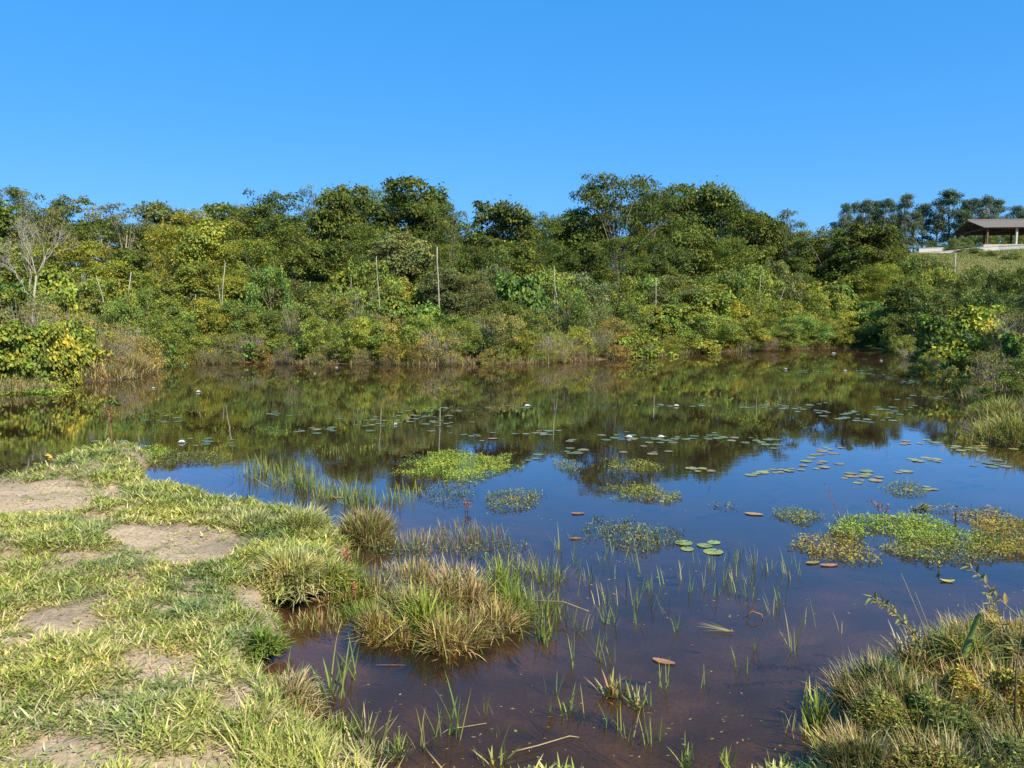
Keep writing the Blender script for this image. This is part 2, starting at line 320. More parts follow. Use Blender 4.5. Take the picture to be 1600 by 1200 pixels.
def crown(seed, Rr, zlo, zhi, ncl, per, leafL, rc=(.2, .34), dome=.8, droop=.3, shell=.45, big=False, flat=.92, wr=.5):
    r = np.random.default_rng(seed); P = []; D = []; Nn = []; Cl = []
    centers = []; lobes = []; nlobe = min(18, max(8, ncl//7)) if ncl > 45 else 0
    lob = [(r.random()*2*np.pi, .12+.2*r.random()) for _ in range(4)]
    for i in range(ncl):
        t = r.random()**dome; a = r.random()*2*np.pi
        env = math.sqrt(max(0.02, 1-(max(0, (t-.42)/.60))**2))*(.62+.38*min(1, t/.35))
        env *= 1+sum(k*math.cos((j+1)*(a-ph)) for j, (ph, k) in enumerate(lob))*.6
        rr = (shell+(1-shell)*r.random()**.6)*env*Rr if r.random() < .8 else r.random()*env*Rr
        c_ = np.array((rr*math.cos(a), rr*math.sin(a), zlo+(zhi-zlo)*t))
        if i < nlobe: lobes.append(c_)
        elif nlobe and r.random() < .48:
            c_ = lobes[int(r.integers(0, len(lobes)))]+r.normal(size=3)*Rr*.24; c_[2] = min(max(c_[2], zlo), zhi)
        centers.append((c_[0], c_[1], c_[2], Rr*(rc[0]+(rc[1]-rc[0])*r.random())))
    for cx, cy, cz, cr_ in centers:
        cr_ = min(cr_, max(.15*Rr, (zhi+.06*Rr-cz)/flat if cz+cr_*flat > zhi else cr_))
        n = int(per*(cr_/(Rr*.27))**2)
        u = unit(r.normal(size=(n, 3))); u[:, 2] = np.where(u[:, 2] < -.15, -u[:, 2]*.9, u[:, 2])
        rad = cr_*(.45+.6*r.random(n)**.6)
        stray = r.random(n) < .07; rad[stray] *= 1.35
        bump = 1+.25*np.sin(u[:, 0]*5+cx*9)*np.cos(u[:, 1]*6+cy*7+u[:, 2]*4)
        rad *= bump
        p = u*rad[:, None]; p[:, 2] *= flat; p += (cx, cy, cz)
        nr = unit(u*.7+np.array([0, 0, .32])+r.normal(size=(n, 3))*.5)
        dd = r.normal(size=(n, 3))+u*.6; dd[:, 2] -= droop*1.5; dd -= nr*np.sum(dd*nr, 1, keepdims=True); dd = unit(dd)
        base = 1+(r.random()-.5)*.55
        c = tints(r, n)*base*np.array([1+(r.random()-.5)*.25, 1, 1])
        P.append(p); D.append(dd); Nn.append(nr); Cl.append(c)
    P = np.concatenate(P); D = np.concatenate(D); Nn = np.concatenate(Nn); Cl = np.concatenate(Cl)
    P[:, 2] = np.maximum(P[:, 2], .04)
    L = leafL*(.65+.7*r.random(len(P)))
    fn = leaves6 if big else leaves
    return fn(P, D, Nn, L, L*wr*(.8+.4*r.random(len(P))), Cl), centers
def limbs(seed, centers, H, r0, n=12, top=.75, lean=.0, nside=5):
    r = random.Random(seed); mb = MB()
    tx, ty = r.uniform(-.06, .06)*H, r.uniform(-.06, .06)*H
    tr = [(tx*(k/6)**1.5+r.uniform(-.01, .01)*H, ty*(k/6)**1.5, H*top*k/6-.05) for k in range(7)]
    mb.tube(tr, [r0*(1.25 if k == 0 else 1-.12*k) for k in range(7)], 7)
    cs = r.sample(centers, min(n, len(centers)))
    for cx, cy, cz, cr_ in cs:
        k = max(1, min(5, int(6*(cz*.55)/(H*top)))); p0 = Vector(tr[k]); p1 = Vector((cx, cy, cz)); m = p0.lerp(p1, .5)+Vector((0, 0, .12*(p1-p0).length))
        rr = r0*.42*(1-.1*k); mb.tube([p0, p0.lerp(m, .6), m.lerp(p1, .3), p1, p1+(p1-m)*.25], [rr, rr*.8, rr*.6, rr*.35, rr*.1], nside)
        for _ in range(3):
            q = p1+Vector((r.uniform(-1,1), r.uniform(-1,1), r.uniform(0,1.2)))*cr_*.9
            s0 = m.lerp(p1, r.uniform(.3, .9)); mb.tube([s0, s0.lerp(q, .5)+Vector((0,0,.05)), q], [rr*.35, rr*.22, rr*.06], 4)
    return mb
VAR = {}
def variant(kind, seed):
    if kind == 'broad':
        q_ = (seed//17) % 3; (v, f, c), cs = crown(seed, 3.2, .3, 10, (190, 145, 120)[q_], (200, 185, 160)[q_], (.17, .21, .26)[q_], rc=((.10,.28), (.13,.34), (.15,.4))[q_], dome=.95, wr=(.42, .5, .62)[q_]); lm = limbs(seed, cs, 10, .17); nm = 'broadleaf_tree'; H, Rr = 10, 3.2; bm = M_bark; lmat = M_gloss
    elif kind == 'airy':
        (v, f, c), cs = crown(seed, 3.0, 3.2, 10, 42, 130, .18, rc=(.14, .27), dome=.75, shell=.5, flat=.6); lm = limbs(seed, cs, 10, .12, n=20); nm = 'open_crowned_tree'; H, Rr = 10, 3.0; bm = M_twig; lmat = M_leaf
    elif kind == 'umbrella':
        (v, f, c), cs = crown(seed, 3.4, 5.2, 10, 46, 190, .20, rc=(.16, .28), dome=.5, shell=.4, flat=.65); lm = limbs(seed, cs, 10, .2, n=24); nm = 'spreading_tree'; H, Rr = 10, 3.4; bm = M_bark; lmat = M_gloss
    elif kind == 'shrub':
        (v, f, c), cs = crown(seed, 1.7, .05, 3, 80, 170, .12, rc=(.13, .34), dome=.95, droop=.1); lm = limbs(seed, cs, 3, .035, n=14); nm = 'leafy_shrub'; H, Rr = 3, 1.7; bm = M_twig; lmat = M_leaf
    elif kind == 'low':
        (v, f, c), cs = crown(seed, 1.6, .0, 1.35, 60, 150, .10, rc=(.11, .26), dome=1, droop=.1); lm = limbs(seed, cs, 1.35, .025, n=12); nm = 'leafy_shrub'; H, Rr = 1.35, 1.6; bm = M_twig; lmat = M_leaf
    elif kind == 'lowbig':
        (v, f, c), cs = crown(seed, 1.6, .0, 1.4, 50, 60, .19, rc=(.11, .26), dome=1, droop=.5, big=True, wr=.62); lm = limbs(seed, cs, 1.4, .03, n=12); nm = 'broad_leaved_shrub'; H, Rr = 1.4, 1.6; bm = M_twig; lmat = M_gloss
    elif kind == 'bigleaf':
        (v, f, c), cs = crown(seed, 1.7, .05, 3, 46, 95, .22, rc=(.17, .32), dome=.95, droop=.5, big=True, wr=.62); lm = limbs(seed, cs, 3, .04, n=12); nm = 'broad_leaved_shrub'; H, Rr = 3, 1.7; bm = M_twig; lmat = M_gloss
    elif kind == 'dry':
        (v, f, c), cs = crown(seed, 1.6, .05, 2.6, 40, 90, .085, rc=(.2, .36), dome=1, droop=.1); nm = 'twiggy_shrub'; H, Rr = 2.7, 1.6; bm = M_twig; lmat = M_leaf
        lm = limbs(seed, cs, 2.6, .03, n=20); r = random.Random(seed)
        for _ in range(90):
            a = r.uniform(0, 6.28); q = r.uniform(0, 1)**.7; b = Vector((math.cos(a)*q*1.0, math.sin(a)*q*1.0, 0)); e = b+Vector((math.cos(a+r.uniform(-1,1))*r.uniform(.2,.9), math.sin(a+r.uniform(-1,1))*r.uniform(.2,.9), r.uniform(.8, 2.6)))
            m = b.lerp(e, .5)+Vector((r.uniform(-.15,.15), r.uniform(-.15,.15), .15)); lm.tube([b, m, e], [.013, .009, .004], 3)
            for _k in range(2):
                g = m.lerp(e, r.random()); lm.tube([g, g+Vector((r.uniform(-.4,.4), r.uniform(-.4,.4), r.uniform(.05,.5)))], [.007, .003], 3)
    elif kind == 'euc':
        r = np.random.default_rng(seed); parts = []; cs = []
        for i in range(40):
            t = r.random()**.95; z = 3.5+12.2*t; rr = 2.3*(math.sin(math.pi*min(1, .22+.70*t)))**.6*r.random()**.5; a = r.random()*6.28
            cs.append((rr*math.cos(a), rr*math.sin(a), z, .75+.55*r.random()))
        for cx, cy, cz, cr_ in cs:
            n = 120; u = unit(r.normal(size=(n, 3))); p = u*(cr_*(.4+.7*r.random((n, 1)))); p[:, 2] *= .85; p += (cx, cy, cz)
            nr = unit(u*.6+np.array([0, 0, .3])+r.normal(size=(n, 3))*.5); dd = r.normal(size=(n, 3))*.6; dd[:, 2] -= 1; dd -= nr*np.sum(dd*nr, 1, keepdims=True); dd = unit(dd)
            parts.append(leaves(p, dd, nr, .42*(.7+.6*r.random(n)), .17*(.7+.6*r.random(n)), tints(r, n, .25, .02)*(1+(r.random()-.5)*.4)))
        v, f, c = merge(parts); lm = limbs(seed, cs, 16, .2, n=18, top=.92); nm = 'eucalyptus_tree'; H, Rr = 16, 2.4; bm = M_twig; lmat = M_leaf
    top = float(np.percentile(v[:, 2], 99.7))
    return dict(crown=mesh('crown', v, f, c), wood=lm.mesh('trunk', True), name=nm, H=top, R=Rr, bm=bm, lm=lmat)
for k, n in (('broad', 5), ('airy', 3), ('umbrella', 2), ('shrub', 5), ('low', 4), ('lowbig', 3), ('bigleaf', 3), ('dry', 3), ('euc', 4)):
    VAR[k] = [variant(k, 100*len(k)+17*i+ord(k[0])) for i in range(n)]
rr_ = random.Random(11); _cnt = {}
def plant(kind, px, topy, halfw, D, col, vi=None, x=None, gz=None):
    if 'big' in kind: col = (col[0]*.82, col[1]*.92, col[2])
    i = _cnt.get(kind, 0); _cnt[kind] = i+1
    V_ = VAR[kind][(i if vi is None else vi) % len(VAR[kind])]
    P = atD(px, topy, D); x = P.x; gz = hz(x, D)-.05 if gz is None else gz
    o = empty(V_['name'], (x, D, gz)); h = max(.3, P.z-gz)
    sxy = halfw*pxm(D)/V_['R']; o.scale = (sxy, sxy*rr_.uniform(.85, 1.1), h/V_['H']); o.rotation_euler.z = rr_.uniform(0, 6.28)
    cname = 'crown' if ('tree' in V_['name']) else 'foliage'; wname = 'trunk' if 'tree' in V_['name'] else 'stems'
    t = obj(wname, V_['wood'], V_['bm'], o); c = obj(cname, V_['crown'], V_['lm'], o); c.color = (*col, 1)
    return o
# ---- labels: where a plant stands is said from the landmarks of the bank
MARKS = [(45, 'the bare white tree'), (200, 'the curved trunk'), (348, 'the forked trunk'), (590, 'the slanting pole'), (683, 'the tall pole'), (866, 'the split trunk'), (1025, 'the short stub'), (1187, 'the thin stick'), (1490, 'the white post')]
ORD = ['first', 'second', 'third', 'fourth', 'fifth', 'sixth', 'seventh', 'eighth', 'ninth', 'tenth', 'eleventh', 'twelfth', 'thirteenth', 'fourteenth', 'fifteenth', 'sixteenth', 'seventeenth', 'eighteenth', 'nineteenth', 'twentieth']
ORD += ['twenty '+w for w in ORD[:9]]+['thirtieth']+['thirty '+w for w in ORD[:9]]+['fortieth']+['forty '+w for w in ORD[:9]]+['fiftieth']+['fifty '+w for w in ORD[:9]]
def colname(c):
    r, g, b = c; s = r+g+b
    if r > g*1.03: return 'tan-green'
    if r > g*.86: return 'yellow-green'
    if s > .54: return 'bright green'
    if b > g*.42: return 'grey-green'
    return 'dark green' if s < .32 else 'mid green'
def label_row(items, rowphrase, group, cat):
    buckets = {}
    for o, px, col, adj in items:
        mk = min(MARKS, key=lambda m: abs(m[0]-px)); side = 'right' if px >= mk[0] else 'left'
        buckets.setdefault((mk, side), []).append((abs(px-mk[0]), o, col, adj))
    for (mk, side), L_ in buckets.items():
        L_.sort(key=lambda a: a[0])
        for k, (_, o, col, adj) in enumerate(L_):
            tag(o, f"{colname(col)} {adj} {rowphrase}, {ORD[k]} {side} of {mk[1]}", cat, group)
shx = np.array([p[0] for p in FAR_PX]); shd = np.array([at(*p).y for p in FAR_PX])
def shore(px): return float(np.interp(px, shx[:19], shd[:19]))
def jit(c, a=.12):
    k = 1+rr_.uniform(-a, a); h = rr_.uniform(-a, a)*.8
    return (c[0]*k*(1+h), c[1]*k, c[2]*k*(1-h))
DK = (.106, .144, .040); MD = (.148, .194, .050); YG = (.262, .285, .058); LG = (.210, .265, .062); GG = (.185, .208, .092); TN = (.30, .275, .10)
# row 1: skyline trees
row = []
for px, ty, hw, kd, cl, dd in [(-40,300,55,'broad',MD,24),(12,294,42,'broad',GG,26),(62,316,38,'airy',GG,28),(112,308,46,'broad',MD,30),(152,322,38,'airy',GG,34),(188,318,42,'airy',GG,27),(245,317,46,'broad',GG,28),(300,328,44,'broad',YG,26),(345,321,42,'broad',MD,30),
        (392,322,46,'broad',MD,27),(438,302,50,'broad',DK,28),(488,292,27,'airy',DK,33),(535,291,44,'broad',DK,27),(585,296,46,'broad',MD,30),(637,281,54,'broad',DK,28),(682,318,40,'broad',MD,25),(706,326,18,'airy',DK,24),
        (742,362,30,'broad',DK,33),(786,317,50,'broad',DK,26),(838,336,42,'broad',MD,26),(905,328,42,'broad',DK,27),(968,273,56,'umbrella',DK,24),(1016,305,42,'broad',DK,26),(1056,290,42,'broad',DK,28),(1108,289,50,'broad',MD,27),(1152,318,42,'broad',DK,25),(1186,335,38,'broad',DK,22),
        (1232,328,32,'airy',DK,20),(1262,362,36,'broad',MD,19),(1306,358,44,'broad',DK,17),(1366,352,47,'broad',DK,14),(1393,386,22,'broad',MD,16)]:
    c = jit(cl); o = plant(kd, px, ty, hw*1.2, shore(px)+dd, c); row.append((o, px, c, {'broad': 'round-crowned tree', 'airy': 'sparse see-through tree', 'umbrella': 'umbrella-shaped tree'}[kd]))
label_row(row, 'on the skyline', 'trees along the skyline', 'tree')
row = []
x = -370; k = 0
while x < 1430:
    c = jit(DK); o = plant('broad', x, float(np.interp(x, [-60,60,180,330,430,540,640,700,735,790,850,900,970,1110,1200,1300,1370,1430], [318,335,338,340,328,312,305,335,368,335,352,345,310,308,345,372,368,395]))+rr_.uniform(0, 10), 52, shore(x)+36, c); row.append((o, x, c, 'tree')); x += 62
label_row(row, 'at the rear', 'trees at the rear of the wood', 'tree')
# row 2
row = []
for px, ty, hw, cl in [(-20,385,50,MD),(70,378,50,YG),(140,372,48,YG),(205,390,44,MD),(268,352,48,YG),(330,350,50,YG),(395,372,46,YG),(450,358,46,MD),(512,372,44,DK),(566,352,52,MD),(625,368,50,GG),(684,378,42,MD),(742,385,42,DK),(800,378,50,MD),(858,372,44,DK),(915,378,46,DK),(968,368,42,MD),(1022,372,46,DK),(1078,362,48,MD),(1130,372,46,MD),(1185,385,44,MD),(1240,400,42,DK),(1300,398,48,MD),(1352,405,44,MD),(1390,418,34,DK)]:
    c = jit(cl); o = plant('broad', px, ty+rr_.uniform(-5, 5), hw, shore(px)+rr_.uniform(14, 19), c); row.append((o, px, c, 'tree'))
label_row(row, 'below the skyline crowns', 'trees of the middle belt', 'tree')
# row 3
row = []
x = -280
while x < 1410:
    ty = 430+rr_.uniform(-24, 18)+(8 if x < 250 else 0); kd = rr_.choice(['shrub', 'shrub', 'bigleaf', 'broad']); cl = rr_.choice([LG, MD, YG, LG, GG])
    if 470 < x < 520: cl = DK
    c = jit(cl, .18); hw = rr_.uniform(36, 50); o = plant(kd, x, ty, hw, shore(x)+rr_.uniform(8, 11), c); row.append((o, x, c, 'small tree' if kd == 'broad' else 'tall bush')); x += rr_.uniform(34, 46)
label_row(row, 'in the third row', 'tall bushes behind the shore', 'bush')
# row 4
row = []
x = -285
while x < 1400:
    ty = 474+rr_.uniform(-24, 20); kd = rr_.choice(['shrub', 'bigleaf', 'shrub', 'shrub', 'dry']); cl = rr_.choice([YG, LG, YG, LG, MD])
    if x < 160: kd = 'dry' if x > 20 else 'bigleaf'; cl = TN
    c = jit(cl, .18); hw = rr_.uniform(30, 44); o = plant(kd, x, ty, hw, shore(x)+rr_.uniform(3.6, 5.4), c); row.append((o, x, c, {'shrub': 'small-leaved shrub', 'bigleaf': 'broad-leaved shrub', 'dry': 'twiggy dry shrub'}[kd])); x += rr_.uniform(30, 42)
label_row(row, 'in the second row', 'shrubs of the second row from the water', 'shrub')
# row 5
row = []
x = -35
while x < 1410:
    ty = 514+rr_.uniform(-26, 22); kd = rr_.choice(['low', 'lowbig', 'dry', 'low', 'low']); kd = 'shrub' if ty < 508 else kd; cl = rr_.choice([YG, YG, LG, YG, TN, MD])
    if x < 200: kd = 'bigleaf' if x < 165 else 'dry'; ty = 508+rr_.uniform(-8, 10); cl = (.33, .34, .07) if kd == 'bigleaf' else TN
    c = jit(cl, .2); hw = rr_.uniform(26, 40); o = plant(kd, x, ty, hw, shore(x)+rr_.uniform(.5, 1.3), c); row.append((o, x, c, {'low': 'low leafy shrub', 'shrub': 'upright leafy shrub', 'lowbig': 'low broad-leaved shrub', 'bigleaf': 'low broad-leaved shrub', 'dry': 'low twiggy shrub'}[kd])); x += rr_.uniform(22, 34)
label_row(row, 'at the waterside', 'shrubs along the far water edge', 'shrub')
row = []
x = 215
while x < 1420:        # sprawling front fringe hanging over the water
    kd = rr_.choice(['low', 'low', 'dry']); cl = rr_.choice([YG, TN, LG, (.24, .21, .08)]); c = jit(cl, .2); D = shore(x)+rr_.uniform(-.35, .35)
    o = plant(kd, x, 600-(600-548)*1.0+rr_.uniform(-12, 6)-(14 if x > 900 else 0), rr_.uniform(15, 24), D, c, gz=-.06); row.append((o, x, c, 'dwarf bush')); x += rr_.uniform(30, 70)
label_row(row, 'overhanging the water', 'dwarf bushes overhanging the far waterline', 'shrub')
# right-hand bank
for px, ty, hw, D, kd, cl, lb in [
    (1432,412,34,52,'shrub',MD,'mid green bush below the left end of the white wall'),
    (1468,432,36,48,'shrub',YG,'yellow-green bush on the slope below the white wall'),
    (1520,428,34,46,'shrub',MD,'mid green bush on the grassy slope under the pavilion'),
    (1562,436,30,44,'shrub',DK,'dark bush on the slope right of the pavilion corner post'),
    (1605,430,34,42,'shrub',MD,'bush at the right frame edge halfway up the slope'),
    (1424,452,36,40,'broad',DK,'dark tree where the far bank meets the right bank'),
    (1480,462,38,36,'shrub',DK,'dark shaded bush above the big-leaved shrub'),
    (1545,458,38,33,'shrub',DK,'dark bush between slope and big-leaved shrub on the right'),
    (1600,462,40,30,'shrub',DK,'dark bush at the right edge behind the dead branch'),
    (1428,500,32,36,'shrub',MD,'low bush at the right corner of the pond'),
    (1468,492,34,27,'bigleaf',MD,'shaded broad-leaved shrub left of the pale big-leaved one'),
    (1518,478,50,21.5,'bigleaf',(.36,.37,.07),'pale big-leaved shrub standing over the right bank'),
    (1592,488,44,20,'dry',TN,'dry twiggy shrub beside the pale big-leaved shrub'),
    (1640,470,50,20,'shrub',DK,'dark shrub cut by the right frame edge'),
    (1556,548,32,17.5,'dry',TN,'low dry shrub on the right bank below the dead branch'),
    (1447,566,18,24.5,'low',LG,'low green bush at the waterline beside the arching branch'),(1478,578,22,20.8,'low',YG,'yellow-green low bush at the foot of the pale big-leaved shrub'),(1512,590,24,18.0,'low',MD,'low green bush where the arching branch is rooted'),(1545,604,26,15.6,'low',LG,'bright low bush behind the right grass clumps'),(1470,545,26,24,'shrub',YG,'yellow-green bush left of the pale big-leaved shrub'),(1575,520,34,18,'bigleaf',LG,'second broad-leaved shrub between the pale one and the frame edge'),
    (1605,560,36,15.5,'shrub',MD,'low green shrub at the right frame edge over the water')]:
    c = jit(cl, .08); o = plant(kd, px, ty-(12 if D > 35 else 0), hw*1.1, D, c); tag(o, lb, 'shrub' if kd != 'broad' else 'tree', 'bushes of the right bank')
for k, px in enumerate(range(1385, 1550, 13)):
    D = float(np.interp(px, shx, shd))+rr_.uniform(.1, .6); kd = ['low', 'lowbig', 'low', 'dry'][k % 4]; c = jit([LG, MD, YG, TN][(k*3) % 4], .1)
    yb = float(np.interp(px, shx, [p[1] for p in FAR_PX])); o = plant(kd, px, yb-rr_.uniform(20, 34), rr_.uniform(15, 22)*(1+.3*(px > 1450)), D, c, gz=-.05)
    tag(o, f"{colname(c)} low bush on the right bank waterline, {ORD[k]} from the pond corner", 'shrub', 'low bushes along the right bank waterline')
# small bushes on the terrace in front of the pavilion
for px, ty, hw, D, lb in [(1510,384,15,110,'small bush breaking the white wall in front of the pavilion'),(1488,373,9,113,'slim bush at the pavilion left corner'),(1450,377,18,135,'dark round bush behind the white wall'),(1476,381,14,138,'dark low bush left of the pavilion gable'),(1528,389,15,100,'olive bush on the slope right below the wall gap'),(1580,396,14,90,'low brownish bush on the upper slope near the right edge'),(1545,394,12,94,'small yellow-green bush on the upper slope under the wall')]:
    c = jit(DK if 'dark' in lb else MD); o = plant('shrub', px, ty, hw, D, c); tag(o, lb, 'bush', 'bushes around the pavilion')
for k, (px, ty) in enumerate([(1500,372),(1522,366),(1545,362),(1568,364),(1590,358),(1612,360)]):
    o = plant('shrub', px, ty, 15, 146, jit(MD)); tag(o, f"dark bush seen through the pavilion, {ORD[k]} from the left", 'bush', 'bushes seen through the pavilion')
# eucalyptus
BG = (.10, .15, .115)
EUC = [(1322,318,12),(1336,316,12),(1352,312,12),(1368,314,12),(1384,311,13),(1400,316,13),(1416,303,13),(1444,318,14),(1430,332,12),(1466,312,12),(1488,296,18),(1512,312,13),(1528,310,14),(1546,306,15),(1558,312,14),(1505,330,14),(1590,322,16),(1310,345,12),(1344,340,13),(1376,338,13),(1408,340,13),(1606,328,16)]
row = []
for k, (px, ty, hw) in enumerate(EUC):
    o = plant('euc', px, ty, hw*1.15, 172+(k*7) % 13, jit(BG, .1)); row.append((px, o))
row.sort(key=lambda a: a[0])
nl = [r_ for r_ in row if r_[0] < 1450]; rt = [r_ for r_ in row if r_[0] >= 1450]
ORD2 = ORD
for k, (px, o) in enumerate(nl): tag(o, f"distant blue-green eucalyptus, {ORD2[k]} from the left in the hilltop row", 'tree', 'eucalyptus on the hilltop')
for k, (px, o) in enumerate(rt): tag(o, f"distant blue-green eucalyptus behind the pavilion, {ORD2[k]} right of the gap", 'tree', 'eucalyptus on the hilltop')

# ------------------------------------------------------------------ dead trunks and bare tree
def rec(mb, p, d, ln, r, depth, rnd, spread=.55):
    q = p+d*ln; m = p.lerp(q, .5)+Vector((rnd.uniform(-1,1), rnd.uniform(-1,1), rnd.uniform(-.5,.5)))*ln*.16
    mb.tube([p, m, q], [r, r*.85, r*.68], 5 if depth > 1 else 4)
    if depth == 0: return
    for _ in range(3 if depth > 1 else 3):
        nd = (d+Vector((rnd.uniform(-1,1), rnd.uniform(-1,1), rnd.uniform(-.35,.8)))*spread); nd.normalize()
        rec(mb, q if rnd.random() < .6 else m.lerp(q, .5), nd, ln*rnd.uniform(.6,.85), r*.56, depth-1, rnd, spread*1.05)
def bare_tree(px, basey, topy, D, seed, lean, name, label, r0=.10, depth=5):
    b = atD(px, basey, D); gz = hz(b.x, D)-.1; t = atD(px, topy, D); H = t.z-gz; rnd = random.Random(seed)
    root = empty(name, (b.x, D, gz)); mb = MB()
    tr = [Vector((0, 0, 0)), Vector((lean*H*.10, 0, H*.20)), Vector((lean*H*.16, .05, H*.38)), Vector((lean*H*.30, 0, H*.52))]
    mb.tube(tr, [r0*1.2, r0*.9, r0*.7, r0*.42], 8)
    br = MB()
    for k in range(6):
        a = k*1.05+rnd.uniform(-.3, .3); d = Vector((math.cos(a)*.75, math.sin(a)*.5, 1)); d.normalize()
        rec(br, tr[3] if k < 4 else tr[2], d, H*.135, r0*.32, depth-1, rnd, .8)
    obj('trunk', mb.mesh('trunk', True), M_pale, root); obj('branches', br.mesh('branches', True), M_pale, root)
    root.scale.x = .72
    return tag(root, label, 'bare tree')
bare_tree(44, 500, 300, 25.5, 5, .30, 'bare_tree', 'leafless white-barked tree with spreading limbs at the left', r0=.065)
bare_tree(5, 500, 345, 36, 9, -.2, 'bare_tree', 'thin leafless tree at the left frame edge beside the white tree', r0=.07)
bare_tree(112, 505, 400, 32, 12, .2, 'bare_tree', 'small leafless twiggy tree right of the large white bare tree', r0=.05, depth=4)
bare_tree(1588, 520, 470, 19.5, 31, -.7, 'dead_bush', 'dead branching bush with pale twigs on the right bank', r0=.02, depth=3)
def pole(pxs, D, r0, name, label, r1=None, mat=M_pale):
    pts = [atD(px, py, D) for px, py in pxs]; root = pts[0].copy()
    gz = hz(root.x, D); base = Vector((root.x, D, gz-.05)); mb = MB(); P = [base-root+Vector((0,0,0))]+[p-root for p in pts]
    P = [p-P[0] for p in P]; n = len(P); r1 = r1 or r0*.5
    mb.tube(P, [.55*(r0+(r1-r0)*k/(n-1)) for k in range(n)], 7)
    o = obj(name, mb.mesh(name, True), mat, loc=base); return tag(o, label, 'dead trunk', 'pale trunks standing out of the bushes')
def sh(px, a): return shore(px)+a+2.2
pole([(686,475),(685,440),(683,410),(683,386)], sh(683,3), .05, 'dead_pole', 'tall straight pale pole rising above the bushes', .04)
pole([(594,492),(592,460),(589,425),(588,400)], sh(590,3), .045, 'dead_pole', 'pale pole slanting slightly left in the middle bushes', .02)
pole([(190,505),(193,480),(201,455),(205,425)], sh(200,6), .05, 'dead_pole', 'curved pale trunk in the left bushes', .03)
pole([(347,480),(348,450),(352,410)], sh(348,5), .05, 'dead_pole', 'thin forked pale trunk left of centre', .025)
pole([(344,470),(341,445)], sh(342,5), .03, 'dead_pole', 'short pale stick leaning beside the forked trunk', .015)
pole([(163,475),(158,455),(150,430)], sh(155,7), .04, 'dead_pole', 'pale trunk leaning left between the white tree and curved trunk', .02)
pole([(270,500),(266,470),(258,445)], sh(262,6), .035, 'dead_pole', 'grey crooked trunk right of the curved pale trunk', .02)
pole([(303,500),(304,475),(306,460)], sh(303,3), .03, 'dead_pole', 'short pale stem left of the forked trunk', .02)
pole([(873,495),(870,465),(866,440),(866,415)], sh(866,4), .055, 'dead_pole', 'split dead trunk with a thin top in the centre bushes', .02)
pole([(867,492),(867,455)], sh(868,4), .03, 'dead_pole', 'short stick against the split dead trunk', .02)
pole([(1025,458),(1025,434)], sh(1025,5), .05, 'dead_pole', 'short dead stub in the bushes right of centre', .03)
pole([(1187,480),(1187,455),(1189,428)], sh(1187,3), .04, 'dead_pole', 'thin dead stick above the right part of the shore', .02)
pole([(1183,475),(1183,456)], sh(1183,3), .025, 'dead_pole', 'very short stick beside the thin dead stick', .015)
pole([(1216,480),(1225,452)], sh(1216,3), .03, 'dead_pole', 'short leaning stick right of the thin dead stick', .015)
pole([(548,458),(549,433)], sh(548,6), .05, 'dead_pole', 'short grey trunk in the dark gap left of the slanting pole', .035, M_bark)
pole([(484,470),(485,440)], sh(485,7), .05, 'dead_pole', 'short brownish trunk below the dark hollow', .035, M_twig)
g = atD(1492, 421, 78); o = None
mb = MB(); zt = atD(1492, 396, 78).z; gz = hz(g.x, 78); mb.box(-.035,-.035,-.1,.035,.035,zt-gz-.12); mb.box(-.05,-.05,zt-gz-.12,.05,.05,zt-gz)
o = obj('post', mb.mesh('post'), M_wall, loc=(g.x,78,gz)); tag(o, 'slim white post on the grassy slope below the wall', 'post')

# ------------------------------------------------------------------ pavilion and walls
def V3(px, py, D): return atD(px, py, D)
pav = empty('open_pavilion', (75, 120, 12.0)); tag(pav, 'open-sided pavilion with a grey gabled roof on the hill', 'pavilion')
A = Vector((74.1, 120)); ax = Vector((1, -.10)).normalized(); dy = Vector((.16, 1)).normalized(); Lr, Wr = 30, 11.2
zf, ze, zr = 12.2, 14.95, 16.55; O = Vector((75, 120, 12.0))
def pt(u, v, z): q = A+ax*u+dy*v; return Vector((q.x, q.y, z))-O
mb = MB()
for (v0, z0, v1, z1) in ((-.6, ze-.12, Wr/2, zr), (Wr/2, zr, Wr+.6, ze-.12)):
    n = 60
    for k in range(n):       # corrugated sheets
        u0, u1 = -.8+(Lr+1.6)*k/n, -.8+(Lr+1.6)*(k+1)/n; um = (u0+u1)/2
        q = [pt(u0,v0,z0), pt(um,v0,z0+.05), pt(u1,v0,z0), pt(u1,v1,z1), pt(um,v1,z1+.05), pt(u0,v1,z1)]; lo = [p-Vector((0,0,.06)) for p in q]
        mb.add(q+lo, [(0,1,4,5),(1,2,3,4),(6,11,10,7),(7,10,9,8),(0,6,7,1),(1,7,8,2),(3,9,10,4),(4,10,11,5),(0,5,11,6),(2,8,9,3)])
roof = obj('roof', mb.mesh('roof'), M_roof, pav)
mb = MB(); mb.tube([pt(-.8,Wr/2,zr+.06), pt(Lr+.8,Wr/2,zr+.06)], .16, 6); obj('ridge_cap', mb.mesh('ridge_cap'), M_roof, roof)
